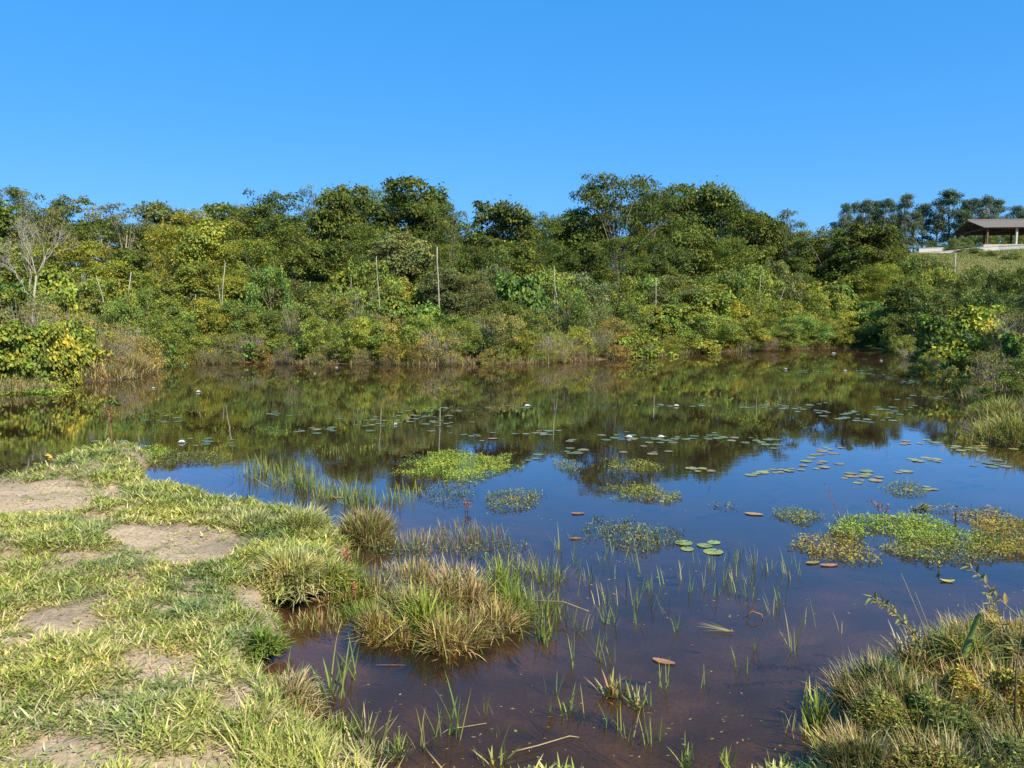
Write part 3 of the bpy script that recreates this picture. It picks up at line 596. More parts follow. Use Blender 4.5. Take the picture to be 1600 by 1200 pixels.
for u in np.arange(0, Lr+.1, 4.3):
    for v in (0, Wr):
        mb = MB(); c = pt(u, v, 0); z0 = 11.0-O.z if v == 0 else zf-O.z; mb.box(c.x-.12, c.y-.12, z0, c.x+.12, c.y+.12, ze-O.z-.16)
        o = obj('post', mb.mesh('post'), M_redpost if (v or round(u/4.3) % 2 == 0) else M_wall, pav)
        if v == 0 and round(u/4.3) % 2: o['label'] = 'whitewashed front post'
    mb = MB()               # truss
    mb.tube([pt(u,0,ze-.18), pt(u,Wr,ze-.18)], .09, 4); mb.tube([pt(u,0,ze-.2), pt(u,Wr/2,zr-.2)], .09, 4); mb.tube([pt(u,Wr,ze-.2), pt(u,Wr/2,zr-.2)], .09, 4)
    for q in (.25, .5, .75): mb.tube([pt(u,Wr*q,ze-.18), pt(u,Wr*q,ze-.2+(zr-ze)*(1-abs(q-.5)*2))], .05, 4)
    obj('roof_truss', mb.mesh('roof_truss'), M_redpost, pav)
mb = MB()
for k in range(7):
    for sgn in (0, 1):
        v = Wr*(k/6)*.5; z = ze-.22+(zr-ze)*(k/6); v = v if sgn == 0 else Wr-v; mb.tube([pt(-.5,v,z), pt(Lr+.5,v,z)], .06, 4)
obj('purlins', mb.mesh('purlins'), M_redpost, pav)
mb = MB(); q = [pt(-.6,-.3,zf+.03), pt(Lr,-.3,zf+.03), pt(Lr,Wr+.3,zf+.03), pt(-.6,Wr+.3,zf+.03)]; mb.add(q+[p-Vector((0,0,1.6)) for p in q], [(0,1,2,3),(0,4,5,1),(1,5,6,2),(2,6,7,3),(3,7,4,0)]); obj('floor', mb.mesh('floor'), M_floor, pav)
mb = MB(); q0 = [pt(-.2,Wr-.1,zf), pt(Lr,Wr-.1,zf), pt(Lr,Wr+.1,zf), pt(-.2,Wr+.1,zf)]; mb.add(q0+[p+Vector((0,0,.8)) for p in q0], [(0,1,5,4),(1,2,6,5),(2,3,7,6),(3,0,4,7),(4,5,6,7)]); obj('back_wall', mb.mesh('back_wall'), M_floor, pav)
def wall(pxs, D0, thick, label):   # (px, topy, boty)
    mb = MB(); P = []
    for px, ty, by, D in pxs:
        t = atD(px, ty, D); b = atD(px, by, D); P.append((b.x, D, min(b.z, hz(b.x, D))-.5, t.z))
    o0 = P[0]
    for a, b in zip(P, P[1:]):
        for off in (0,):
            vs = [(a[0],a[1],a[2]),(b[0],b[1],b[2]),(b[0],b[1],b[3]),(a[0],a[1],a[3])]; bk = [(x, y+thick, z) for x, y, z in vs]
            vs = [(x-o0[0], y-o0[1], z-o0[2]) for x, y, z in vs+bk]; mb.add(vs, [(0,1,2,3),(5,4,7,6),(3,2,6,7),(0,3,7,4),(1,5,6,2)])
    w_ = obj('masonry_wall', mb.mesh('masonry_wall'), M_wall, loc=o0[:3]); 
    mb = MB()
    for a, b in zip(P, P[1:]):
        vs = [(a[0]-.02,a[1]-.05,a[3]+.004),(b[0]+.02,b[1]-.05,b[3]+.004),(b[0]+.02,b[1]+thick+.05,b[3]+.004),(a[0]-.02,a[1]+thick+.05,a[3]+.004)]; up = [(x,y,z+.07) for x,y,z in vs]
        mb.add([(x-o0[0], y-o0[1], z-o0[2]) for x,y,z in vs+up], [(0,3,2,1),(4,5,6,7),(0,1,5,4),(1,2,6,5),(2,3,7,6),(3,0,4,7)])
    obj('coping', mb.mesh('coping'), M_wall, w_); return tag(w_, label, 'wall')
wall([(1408,399,405,112),(1424,397,403,112),(1460,394.5,400,112),(1502,390,398,112),(1528,387,396,112),(1560,384.5,394,112),(1600,382.5,392,111),(1680,380,390,110)], 112, .25, 'long low white wall running along the hilltop in front of the pavilion')
wall([(1436,388.5,392,126),(1470,387,391,126),(1496,386,390,126)], 126, .25, 'farther pale wall behind the low white hilltop wall')

# ------------------------------------------------------------------ bank turf (stuff)
def inside_ell(px, py, cx, cy, rx, ry): return ((px-cx)/rx)**2+((py-cy)/ry)**2
def proj(x, y, z):
    c, s = math.cos(PITCH), math.sin(PITCH); dz = z-CZ; zc = y*c-dz*s; yc = y*s+dz*c
    return 800+F*x/zc, 600-F*yc/zc
DIRT = [(40,780,128,27),(290,850,95,33),(205,836,50,18),(92,973,66,24),(105,1180,78,34),(290,1200,105,18),(178,770,20,14),(20,1005,40,10),(395,935,36,22),(130,870,60,10),(330,1075,26,12)]
GREENS = np.array([[.16,.235,.040],[.23,.30,.055],[.33,.37,.095],[.45,.44,.165],[.58,.51,.28],[.09,.14,.035]])
r = np.random.default_rng(21)
def turf(xr, yr, ncl, nb, ln, wd, lean, seed, pal, keep=None):
    r = np.random.default_rng(seed)
    cx = r.uniform(*xr, ncl); cy = r.uniform(*yr, ncl)
    dn, df = landd(cx, cy); k = dn > .0; cx, cy = cx[k], cy[k]
    z = height(cx, cy); px, py = proj(cx, cy, z)
    k = (px > -120) & (px < 1720) & (py < 1900)
    e = np.full(cx.shape, 9.)
    for d_ in DIRT: e = np.minimum(e, inside_ell(px, py, *d_))
    nz = vnoise(cx, cy, .22, 12); k &= ((e > .6+.55*nz+.5*vnoise(cx, cy, .07, 43)*r.random(len(cx))) & (vnoise(cx, cy, .16, 41)+.35*vnoise(cx, cy, .05, 42) > .42+.22*r.random(len(cx)))) | (r.random(len(cx)) < .035)
    if keep is not None: k &= keep(px, py)
    cx, cy, e = cx[k], cy[k], e[k]; n = len(cx)
    cb = r.random(n)*.5+.5*vnoise(cx, cy, .5, 13); cs = .7+.6*vnoise(cx, cy, .35, 14)
    cs *= np.clip(.55+.35*(e-.7), .5, 1)
    idx = np.repeat(np.arange(n), nb); N_ = len(idx)
    a = r.random(N_)*2*np.pi; off = r.random(N_)**.7*.05
    bx = cx[idx]+np.cos(a)*off; by = cy[idx]+np.sin(a)*off; bz = height(bx, by)-.006+r.random(N_)*.03
    L = r.uniform(*ln, N_)*cs[idx]*r.uniform(.6, 1.25, N_); l0 = r.uniform(*lean[0], N_); l1 = l0+r.uniform(*lean[1], N_)
    q = np.clip(cb[idx]*.5+r.random(N_)*.72-.1, 0, .999); ci = pal[(q*len(pal)).astype(int)]; ci = ci*(.6+.65*r.random((N_, 1)))
    return blades(np.stack([bx, by, bz], 1), a+r.normal(size=N_)*.8, l0, l1, L, r.uniform(*wd, N_), ci, 3, r.normal(size=N_)*.5)
PAL = GREENS[[5,0,1,1,2,2,3,3,4,4]]
t1 = turf((-4.6, .1), (2.3, 9.6), 25000, 18, (.032, .085), (.0045, .0095), ((.55, 1.5), (.0, .75)), 31, PAL, lambda px, py: px < 640)
t3 = turf((-9, -1), (5.5, 10.2), 6500, 13, (.05, .12), (.009, .014), ((.5, 1.2), (.1, .8)), 33, PAL)
t4 = turf((0, 3.4), (1.9, 3.4), 7000, 14, (.035, .085), (.0045, .0095), ((.55, 1.5), (.0, .75)), 34, PAL, lambda px, py: (px > 640) & (py > 1206))
v, f, c = merge([t1, t3, t4])
o = obj('bank_grass', mesh('bank_grass', v, f, c), M_grass); tag(o, 'trampled yellow-green grass covering the near left bank', 'grass', None, 'stuff')
PALF = GREENS[[0,1,2,2,3,3,4,1]]
t2 = turf((-1.9, 0), (2.4, 4.2), 1300, 12, (.05, .16), (.003, .0065), ((.05, 1.1), (.1, 1.1)), 32, PALF, lambda px, py: (px > 360) & (px < 660) & (py > 1060))
o = obj('bank_grass', mesh('tall_grass', *t2), M_grass); tag(o, 'finer taller grass at the bottom of the bank beside the muddy channel', 'grass', None, 'stuff')
rl = np.random.default_rng(61); n = 90000; x = rl.uniform(-6.5, .2, n); y = rl.uniform(2.3, 9.8, n); dn_, _ = landd(x, y); z = height(x, y); px, py = proj(x, y, z)
k = (dn_ > -.02) & (px < 660); dirt = np.full(n, 9.)
for d_ in DIRT: dirt = np.minimum(dirt, inside_ell(px, py, *d_))
k &= (dirt > .8) | (rl.random(n) < .10); x, y, z = x[k], y[k], z[k]; n = len(x)
lc = np.array([[.50,.42,.26],[.38,.30,.18],[.62,.55,.38],[.22,.16,.10],[.30,.30,.12]])[rl.integers(0, 5, n)]*(.6+.7*rl.random((n, 1))); l0 = rl.uniform(1.1, 1.6, n)
lit = blades(np.stack([x, y, z+.002+rl.random(n)*.02], 1), rl.random(n)*6.28, l0, l0+rl.uniform(-.3, .3, n), rl.uniform(.02, .09, n), rl.uniform(.002, .006, n), lc, 2)
o = obj('grass_litter', mesh('grass_litter', *lit), M_grass); tag(o, 'dead straw and clippings lying flat between the grass and on the bare soil', 'litter', None, 'stuff')
rl = np.random.default_rng(62); n = 9000; x = rl.uniform(-3.5, 9, n); y = 2.5+rl.random(n)**1.6*14; dn_, df_ = landd(x, y); k = (dn_ < -.02) & (df_ < -.05) & (vnoise(x, y, .9, 63)+.25*vnoise(x, y, .2, 64) > .62+.25*rl.random(n)); x, y = x[k], y[k]; n = len(x)
a = rl.random(n)*6.28; L = rl.uniform(.006, .028, n); fl = leaves(np.stack([x, y, np.full(n, .003)], 1), np.stack([np.cos(a), np.sin(a), a*0], 1), np.tile([[0., 0., 1.]], (n, 1)), L, L*rl.uniform(.15, .6, n), np.array([[.30,.26,.14],[.2,.13,.07],[.22,.28,.08],[.42,.38,.25]])[rl.integers(0, 4, n)], fold=.02)
o = obj('floating_debris', mesh('floating_debris', *fl), M_grass); tag(o, 'specks of plant debris and small leaves drifting on the water', 'floating debris', None, 'stuff')
rl = np.random.default_rng(65); n = 7000; x = rl.uniform(-6.5, 0, n); y = rl.uniform(2.3, 9.8, n); dn_, _ = landd(x, y); z = height(x, y); px, py = proj(x, y, z); k = (dn_ > .02) & (px < 600); x, y, z = x[k], y[k], z[k]; n = len(x)
sz = rl.uniform(.002, .012, n)*(.5+rl.random(n)); oc = np.array([[1,0,0],[0,1,0],[-1,0,0],[0,-1,0],[0,0,.8],[0,0,-.5]]); cv = np.stack([x, y, z+.002], 1)[:, None, :]+oc[None]*sz[:, None, None]*rl.uniform(.6, 1.4, (n, 6, 1))
cf = np.array([[0,1,4],[1,2,4],[2,3,4],[3,0,4],[1,0,5],[2,1,5],[3,2,5],[0,3,5]])[None]+(np.arange(n)*6)[:, None, None]
o = obj('soil_clods', mesh('soil_clods', cv.reshape(-1, 3), cf.reshape(-1, 3), np.repeat(np.array([[.40,.31,.21]])*rl.uniform(.5, 1.15, (n, 1)), 6, 0), True), M_ground); tag(o, 'crumbs of dry earth and little stones on the bare soil patches', 'soil', None, 'stuff')
# far shore fringe (stuff)
def fringe(n, seed, d0, d1, ln, wd, pal, xa, xb):
    r = np.random.default_rng(seed); px = r.uniform(xa, xb, n); dd = np.interp(px, shx[:19], shd[:19])+r.uniform(d0, d1, n)
    x = (px-800)/F*dd*1.005; z = np.maximum(height(x, dd), -.02); a = r.random(n)*6.28
    cl = vnoise(x, dd, 1.6, 15); cl2 = vnoise(x, dd, .6, 16); k = cl2 > .42
    ci = pal[np.clip(((cl*.6+r.random(n)*.4)*len(pal)).astype(int), 0, len(pal)-1)]*(.7+.6*r.random((n, 1)))
    L = r.uniform(*ln, n)*(.4+1.1*cl2); l0 = r.uniform(0, .6, n)
    return blades(np.stack([x, dd, z-.03], 1)[k], a[k], l0[k], (l0+r.uniform(0, 1.2, n))[k], L[k], r.uniform(*wd, n)[k], ci[k], 2)
PALD = np.array([[.10,.11,.03],[.16,.17,.045],[.2,.19,.06],[.30,.25,.12],[.36,.30,.16],[.22,.13,.07],[.13,.16,.04]])
f1 = fringe(16000, 41, -.35, 1.2, (.08, .38), (.010, .024), PALD, -40, 1420)
f2 = fringe(5000, 42, -.7, 1.2, (.1, .4), (.01, .02), PALD, 0, 240)
o = obj('shore_grass', mesh('shore_grass', *merge([f1, f2])), M_grass); tag(o, 'dry tan and green grass fringe along the far waterline', 'grass', None, 'stuff')
# grass of the right bank and slope
rq = np.random.default_rng(44); n = 26000
x = rq.uniform(6, 16, n); y = rq.uniform(9, 22, n); d_ = polydist(POLY_FAR, x, y); k = (d_ > -.25) & (d_ < 4); x, y = x[k], y[k]; n = len(x); z = height(x, y)
ci = PALD[np.clip(((vnoise(x, y, 1.5, 17)*.6+rq.random(n)*.4)*6).astype(int), 0, 5)]*(.7+.6*rq.random((n, 1)))
l0 = rq.uniform(0, .7, n); f3 = blades(np.stack([x, y, z-.02], 1), rq.random(n)*6.28, l0, l0+rq.uniform(0, 1.3, n), rq.uniform(.1, .4, n), rq.uniform(.006, .014, n), ci, 3)
n = 90000; x = rq.uniform(28, 90, n); y = rq.uniform(60, 111, n); k = (x/y > .42); x, y = x[k], y[k]; n = len(x); z = height(x, y)
ci = np.array([[.14,.17,.04],[.20,.22,.06],[.29,.26,.09]])[np.clip(((vnoise(x, y, 5, 18)*.7+rq.random(n)*.3)*3).astype(int), 0, 2)]*(.8+.4*rq.random((n, 1)))
f4 = blades(np.stack([x, y, z-.02], 1), rq.random(n)*6.28, np.zeros(n)+.1, rq.uniform(.2, 1, n), rq.uniform(.08, .3, n), rq.uniform(.03, .07, n), ci, 2)
o = obj('slope_grass', mesh('slope_grass', *merge([f3, f4])), M_grass); tag(o, 'dry rough grass on the right bank and on the hill slope', 'grass', None, 'stuff')

# ------------------------------------------------------------------ tussocks
PT = {'lush': np.array([[.14,.19,.04],[.22,.27,.06],[.34,.36,.10],[.42,.36,.16],[.10,.14,.03]]), 'straw': GREENS[[1,2,3,3,4,4]], 'green': GREENS[[0,1,1,2,5]], 'mixed': np.array([[.12,.16,.04],[.24,.26,.06],[.42,.36,.15],[.50,.40,.21],[.30,.18,.10],[.60,.50,.30],[.12,.08,.05]]),
      'brown': np.array([[.14,.19,.04],[.30,.19,.09],[.42,.34,.17],[.26,.28,.06],[.20,.13,.07]]), 'reed': np.array([[.15,.22,.05],[.22,.28,.06],[.32,.32,.09],[.12,.18,.05]])}
def tussock(name, px, py, rpx, hgt, n, pal, label, cat='grass tuft', group=None, wd=(.004, .010), lean=(0, .9), bend=(.1, 1.2), ell=1.0, zb=0.0, mound=.35, up=1.0, seed=None):
    P = at(px, py, zb); zb = max(zb, hz(P.x, P.y)-.03) if name == 'grass_tussock' and P.y < 12 and P.x < 1 else zb; P = at(px, py, zb)
    D = P.y; Rw = rpx*pxm(D); r = np.random.default_rng(int(px*7+py) if seed is None else seed)
    q = r.random(n)**.55; a = r.random(n)*6.28
    edge = 1+.25*np.sin(a*3+px)+.15*np.sin(a*5+py)+.12*np.sin(a*11+px)
    bx = np.cos(a)*q*Rw*edge; by = np.sin(a)*q*Rw*ell*edge; bz = mound*hgt*(1-q**2)*up-.03
    L = r.uniform(.45, 1, n)*hgt*(1-mound*.4)*(1.15-.35*q); l0 = lean[0]+(lean[1]-lean[0])*q*r.uniform(.5, 1.2, n); l1 = l0+r.uniform(*bend, n)
    aa = a+r.normal(size=n)*.8; wild = r.random(n) < .55; aa[wild] = r.random(wild.sum())*6.28; l0[wild] = r.uniform(0, 1.5, wild.sum()); l1[wild] = l0[wild]+r.uniform(-.6, 1.2, wild.sum()); L[wild] *= r.uniform(.35, 1.15, wild.sum()); bz += (vnoise(bx+P.x, by+P.y, .09, 20)-.5)*.35*hgt*(mound > 0)
    pk = PT[pal]; cl = vnoise(bx+P.x, by+P.y, .12, 19)
    ci = pk[np.clip(((cl*.4+r.random(n)*.6)*len(pk)).astype(int), 0, len(pk)-1)]*(.45+.9*r.random((n, 1)))
    v, f, c = blades(np.stack([bx, by, bz], 1), aa, l0, l1, L, r.uniform(*wd, n), ci, 4, r.normal(size=n)*.5)
    if mound*hgt > .05 and n > 600:     # matted dead thatch core
        th = np.linspace(0, 6.28, 25)[:-1]; vv = []; 
        for lv in range(5):
            s_ = math.cos(lv/5*1.5); 
            vv += [(math.cos(t)*Rw*.85*s_*(1+.12*math.sin(4*t)), math.sin(t)*Rw*ell*.85*s_*(1+.12*math.sin(3*t)), mound*hgt*.8*math.sin(lv/5*1.57)-.03) for t in th]
        vv.append((0, 0, mound*hgt*.8)); ff = [(a_*24+b_, a_*24+(b_+1) % 24, (a_+1)*24+(b_+1) % 24, (a_+1)*24+b_) for a_ in range(4) for b_ in range(24)]
        bl = len(v); v = np.concatenate([v, np.array(vv)]); c = np.concatenate([c, np.tile([[.12,.085,.05]], (len(vv), 1))])
        f = np.concatenate([f, np.array(ff)+bl, np.array([(96+b_, 96+(b_+1) % 24, 120, 120) for b_ in range(0)]).reshape(-1, 4).astype(int)])
    o = obj(name, mesh(name, v, f, c), M_grass, loc=(P.x, P.y, zb)); return tag(o, label, cat, group)
G1 = 'grass tussocks at the edge of the bank'
tussock('grass_tussock', 470, 830, 44, .24, 2600, 'straw', 'straw-coloured rounded tussock beside the dark one at the bank tip', group=G1, wd=(.006,.011), lean=(.2,1.3))
tussock('grass_tussock', 570, 842, 42, .30, 2600, 'brown', 'dark green-brown dense tussock at the bank tip', group=G1, lean=(0,.8), wd=(.005,.01))
tussock('grass_tussock', 460, 905, 60, .26, 3800, 'straw', 'wide pale grass mound overhanging the muddy channel', group=G1, wd=(.006,.012), lean=(.3,1.4))
tussock('grass_tussock', 395, 830, 36, .22, 1800, 'straw', 'pale tussock at the edge of the blue inlet', group=G1, wd=(.006,.012), lean=(.3,1.4), zb=.05)
for k, (px, py, rp, h, n, pl, lb) in enumerate([
    (548,930,34,.17,900,'green','bright loose tuft at the left end of the big tussock cluster'),(585,925,30,.20,700,'mixed','tan tuft directly behind the rusty red weed'),(590,990,34,.20,1200,'brown','dark brown-red matted tuft at the left front of the cluster'),(628,1000,30,.18,1000,'brown','low dark tuft left of the tall front tuft'),
    (640,955,30,.26,900,'mixed','tangled tan tuft in the left middle of the cluster'),(665,990,26,.34,900,'green','tall green fountain-like tuft at the centre front of the cluster'),(700,1010,30,.28,1200,'mixed','pale straw tuft at the front of the cluster'),(735,1000,28,.24,1000,'brown','rusty tuft at the front right of the cluster'),
    (700,960,28,.36,900,'mixed','tall upright tan tuft rising highest in the cluster'),(740,955,28,.33,900,'mixed','tan tuft with upright stalks right of the tallest tuft'),(775,985,28,.28,1000,'mixed','dry pale tuft at the right front of the cluster'),(780,940,28,.32,700,'green','yellow-green tuft on the right back of the cluster'),
    (660,920,30,.24,600,'brown','reddish low tuft at the back left of the cluster'),(715,915,34,.24,600,'mixed','sparse tuft at the back of the tallest tuft'),(805,965,22,.26,500,'green','green tuft at the right end of the cluster'),(620,940,26,.16,500,'green','small green tuft in the gap of the cluster')]):
    tussock('grass_tussock', px, py, rp*.94, h, int(n*.7), pl, lb, 'grass tuft', 'tufts of the big tussock cluster', wd=(.003,.0085), lean=(0,1.1), bend=(-.3,1.3), mound=.28, seed=500+k)
tussock('grass_tussock', 655, 975, 26, .36, 120, 'green', 'fountain of long green blades over the cluster front', group=G1, lean=(.3,.9), bend=(.6,1.6), wd=(.006,.011))
tussock('grass_tussock', 450, 1105, 46, .20, 1500, 'mixed', 'dry tangled tussock below the channel mouth', group=G1, lean=(.1,1.1))
tussock('grass_tussock', 415, 1010, 24, .16, 500, 'green', 'small bright tuft hanging over the channel edge', group=G1, lean=(.3,1.2), wd=(.006,.011), zb=.08)
tussock('grass_tussock', 515, 905, 40, .16, 1100, 'green', 'bright yellow-green grass between the pale mound and the red-tipped weed', group=G1, lean=(0,1.3), bend=(-.3,1.2), ell=.7)
for px, py, rp, h, n, pl, lb in [(528,932,38,.14,900,'mixed','patchy grass bridging the pale mound and the cluster'),(565,962,30,.15,600,'green','yellow-green shoots closing the gap at the channel head'),(480,1120,34,.13,420,'mixed','thin dry grass in the mud at the bank foot'),(525,1150,36,.13,380,'reed','sparse fine green grass off the lower bank corner'),(575,1185,36,.12,300,'mixed','scattered blades at the bottom left of the shallows'),(500,1185,44,.13,700,'mixed','tangled grass edge at the very bottom of the bank'),(620,1175,22,.12,120,'reed','outermost thin blades off the lower bank')]:
    tussock('grass_tussock', px, py, rp, h, n, pl, lb, 'grass tuft', 'thin grass off the lower bank corner', wd=(.003,.006), lean=(0,1.0), bend=(-.3,1.1), mound=.05)
# loose emergent zones
G2 = 'thin emergent grass patches in the shallows'
for i, (px, py, rp, h, n, pal, lb) in enumerate([(650,850,60,.16,420,'brown','sparse brown-green stalks behind the tussock cluster'),(730,840,60,.2,420,'brown','sparse reddish stalks right of the dark tussock'),(640,895,50,.16,420,'mixed','low tangled shoots between the tussocks'),(800,895,46,.2,240,'reed','green shoots at the back right of the tussock cluster'),
        (845,960,42,.26,240,'reed','upright reeds fringing the right side of the tussock cluster'),(500,975,40,.14,420,'mixed','yellow shoots standing in the channel head'),(860,905,34,.2,140,'reed','thin shoots standing in blue water right of the cluster'),(540,900,30,.3,300,'reed','upright pale green reeds beside the red-tipped plant')]):
    tussock('shallows_grass', px, py, rp, h, n, pal, lb, 'grass patch', G2, wd=(.003,.007), lean=(0,.3), bend=(0,.8), mound=0)
# reed beds by the inlet
for i, (px, py, rp, h, n, lb) in enumerate([(395,745,14,.36,60,'sparse reed tuft at the left end of the inlet reeds'),(415,740,16,.4,90,'first tall reed tuft left in the inlet reed bed'),(440,752,18,.38,130,'dense reed tuft beside the tall inlet reeds'),(468,758,18,.42,140,'tallest reed tuft in the middle of the inlet reeds'),(485,765,18,.36,120,'yellow reed tuft right of the tallest inlet reeds'),
        (505,778,18,.3,110,'short reed tuft near the straw tussock'),(530,772,18,.28,110,'thin reed tuft over the blue inlet water'),(552,785,18,.36,150,'dense yellow reed tuft above the dark tussock'),(575,785,16,.3,100,'reed tuft at the right end of the inlet reed bed'),(612,782,22,.26,70,'scattered reeds left of the small green mat'),(640,775,24,.24,70,'scattered reeds below the bright green mat'),
        (520,705,36,.12,200,'low grey-green reeds in the open dark water'),(570,703,26,.1,110,'very low reeds right of the grey-green ones'),(380,742,10,.22,24,'few thin reeds over the blue inlet at its left')]):
    tussock('reed_tuft', px, py, rp, h, n, 'reed', lb, 'reeds', 'reed tufts around the inlet', wd=(.004,.009), lean=(0,.25), bend=(0,.35), mound=0, ell=1.6)
# ------------------------------------------------------------------ scattered shoots in the open water
SH = [(835,880),(870,860),(905,935),(925,905),(945,880),(962,905),(985,880),(1000,895),(1022,860),(1043,960),(995,975),(1015,925),(1060,905),(1075,925),(1090,880),(1120,890),(1142,925),(1135,905),(1172,915),(1195,890),(1220,935),(1228,905),(1210,960),(1150,870),(1178,880),(1250,900),(1270,980),(1310,990),(860,1010),(895,1040),(920,985),(950,1000),(865,1085),(960,945),(1035,945),(1005,1160),(980,1155),(1025,1160),(945,1140),(1110,880),(1265,1150),(1060,985),(870,940),(815,1000),(1035,1075),(780,1150),(560,1130),(690,1150),(655,1170)]
SHO = []; _r = random.Random(8)
for _ in range(34): SH.append((_r.uniform(830, 1150), _r.uniform(850, 990)))
for _ in range(14): SH.append((_r.uniform(1120, 1260), _r.uniform(870, 950)))
for _ in range(16): SH.append((_r.uniform(690, 1250), _r.uniform(1010, 1190)))
for k, (px, py) in enumerate(SH):
    r = random.Random(k*31+5); P = at(px, py); n = r.choice([3,4,5,6,8]); rr = np.random.default_rng(k)
    base = np.stack([rr.normal(size=n)*.02, rr.normal(size=n)*.02, np.full(n, -.03)], 1); l0 = rr.uniform(0, .45, n)
    big = r.random() < .3
    v, f, c = blades(base, rr.random(n)*6.28, l0, l0+rr.uniform(0, .5, n), rr.uniform(.08, .20, n)*(1.35 if big else 1), rr.uniform(.0028, .0062, n), PT['reed' if k % 3 else 'mixed'][rr.integers(0, 4, n)]*rr.uniform(.8, 1.2, (n, 1)), 4)
    zone = 'in blue water by the tussock cluster' if py < 1000 and px < 920 else 'under the long floating patch' if py < 930 and px < 1060 else 'in the open water below the floating patch' if py < 1000 and px < 1160 else 'near the group of lily pads on the right' if py < 1000 else 'over brown shallows left of the pink leaf' if px < 1000 else 'over brown shallows around the pink leaf' if px < 1130 else 'over brown shallows toward the mossy mounds'
    o = obj('water_shoot', mesh('water_shoot', v, f, c), M_grass, loc=(P.x, P.y, 0)); SHO.append((zone, px, o))
for zone in sorted(set(a[0] for a in SHO)):
    for k, (_, px, o) in enumerate(sorted([a for a in SHO if a[0] == zone], key=lambda a: a[1])):
        tag(o, f"thin grass shoot, {ORD[k]} from left {zone}", 'grass shoot', 'grass shoots '+zone)
# tall individual grass tufts in the foreground
for k, (px, py, h, n, sp, lb, pal) in enumerate([(712,1150,.34,9,.35,'tall upright yellow-green blades standing alone in brown water','reed'),(520,1090,.36,16,.55,'long pale reeds leaning out over the channel','reed'),(470,1090,.30,14,.6,'broken dry reed stalks at the channel edge','mixed'),(550,1060,.28,9,.4,'reeds slanting right in the channel','reed'),
        (960,1085,.16,60,.9,'tangled dry clump with pink-brown stems in the brown shallows','brown'),(1000,1100,.14,34,1.1,'low sprawling grass beside the dry clump','mixed'),(880,1115,.18,10,.8,'thin forked grass left of the dry clump','reed'),(775,1190,.14,20,1.0,'flattened dead grass at the bottom edge','mixed'),(1070,1195,.16,14,.6,'grass tips at the bottom edge below the orange patch','reed'),(1140,1200,.16,14,.6,'grass tips at the bottom edge further right','reed'),(1225,1200,.12,10,.6,'sparse grass tips near the mossy mound bottom','reed'),(575,1160,.22,30,.8,'fine grass sticking out of the bank corner','mixed'),(850,1000,.2,30,.5,'short reeds at the cluster foot','reed'),(1300,1190,.22,60,.6,'dark reed tuft left of the mossy mound','reed'),(1275,1130,.26,50,.6,'upright reeds on the water side of the mossy mound','reed')]):
    P = at(px, py); r = np.random.default_rng(900+k)
    base = np.stack([r.normal(size=n)*.03, r.normal(size=n)*.03, np.full(n, -.03)], 1); l0 = r.uniform(0, sp, n)
    v, f, c = blades(base, r.random(n)*6.28, l0, l0+r.uniform(0, .6, n), r.uniform(.5, 1, n)*h, r.uniform(.006, .012, n), PT[pal][r.integers(0, 4, n)]*r.uniform(.8, 1.25, (n, 1)), 5)
    o = obj('grass_tuft', mesh('grass_tuft', v, f, c), M_grass, loc=(P.x, P.y, 0)); tag(o, lb, 'grass tuft', 'tall grass tufts in the foreground shallows')

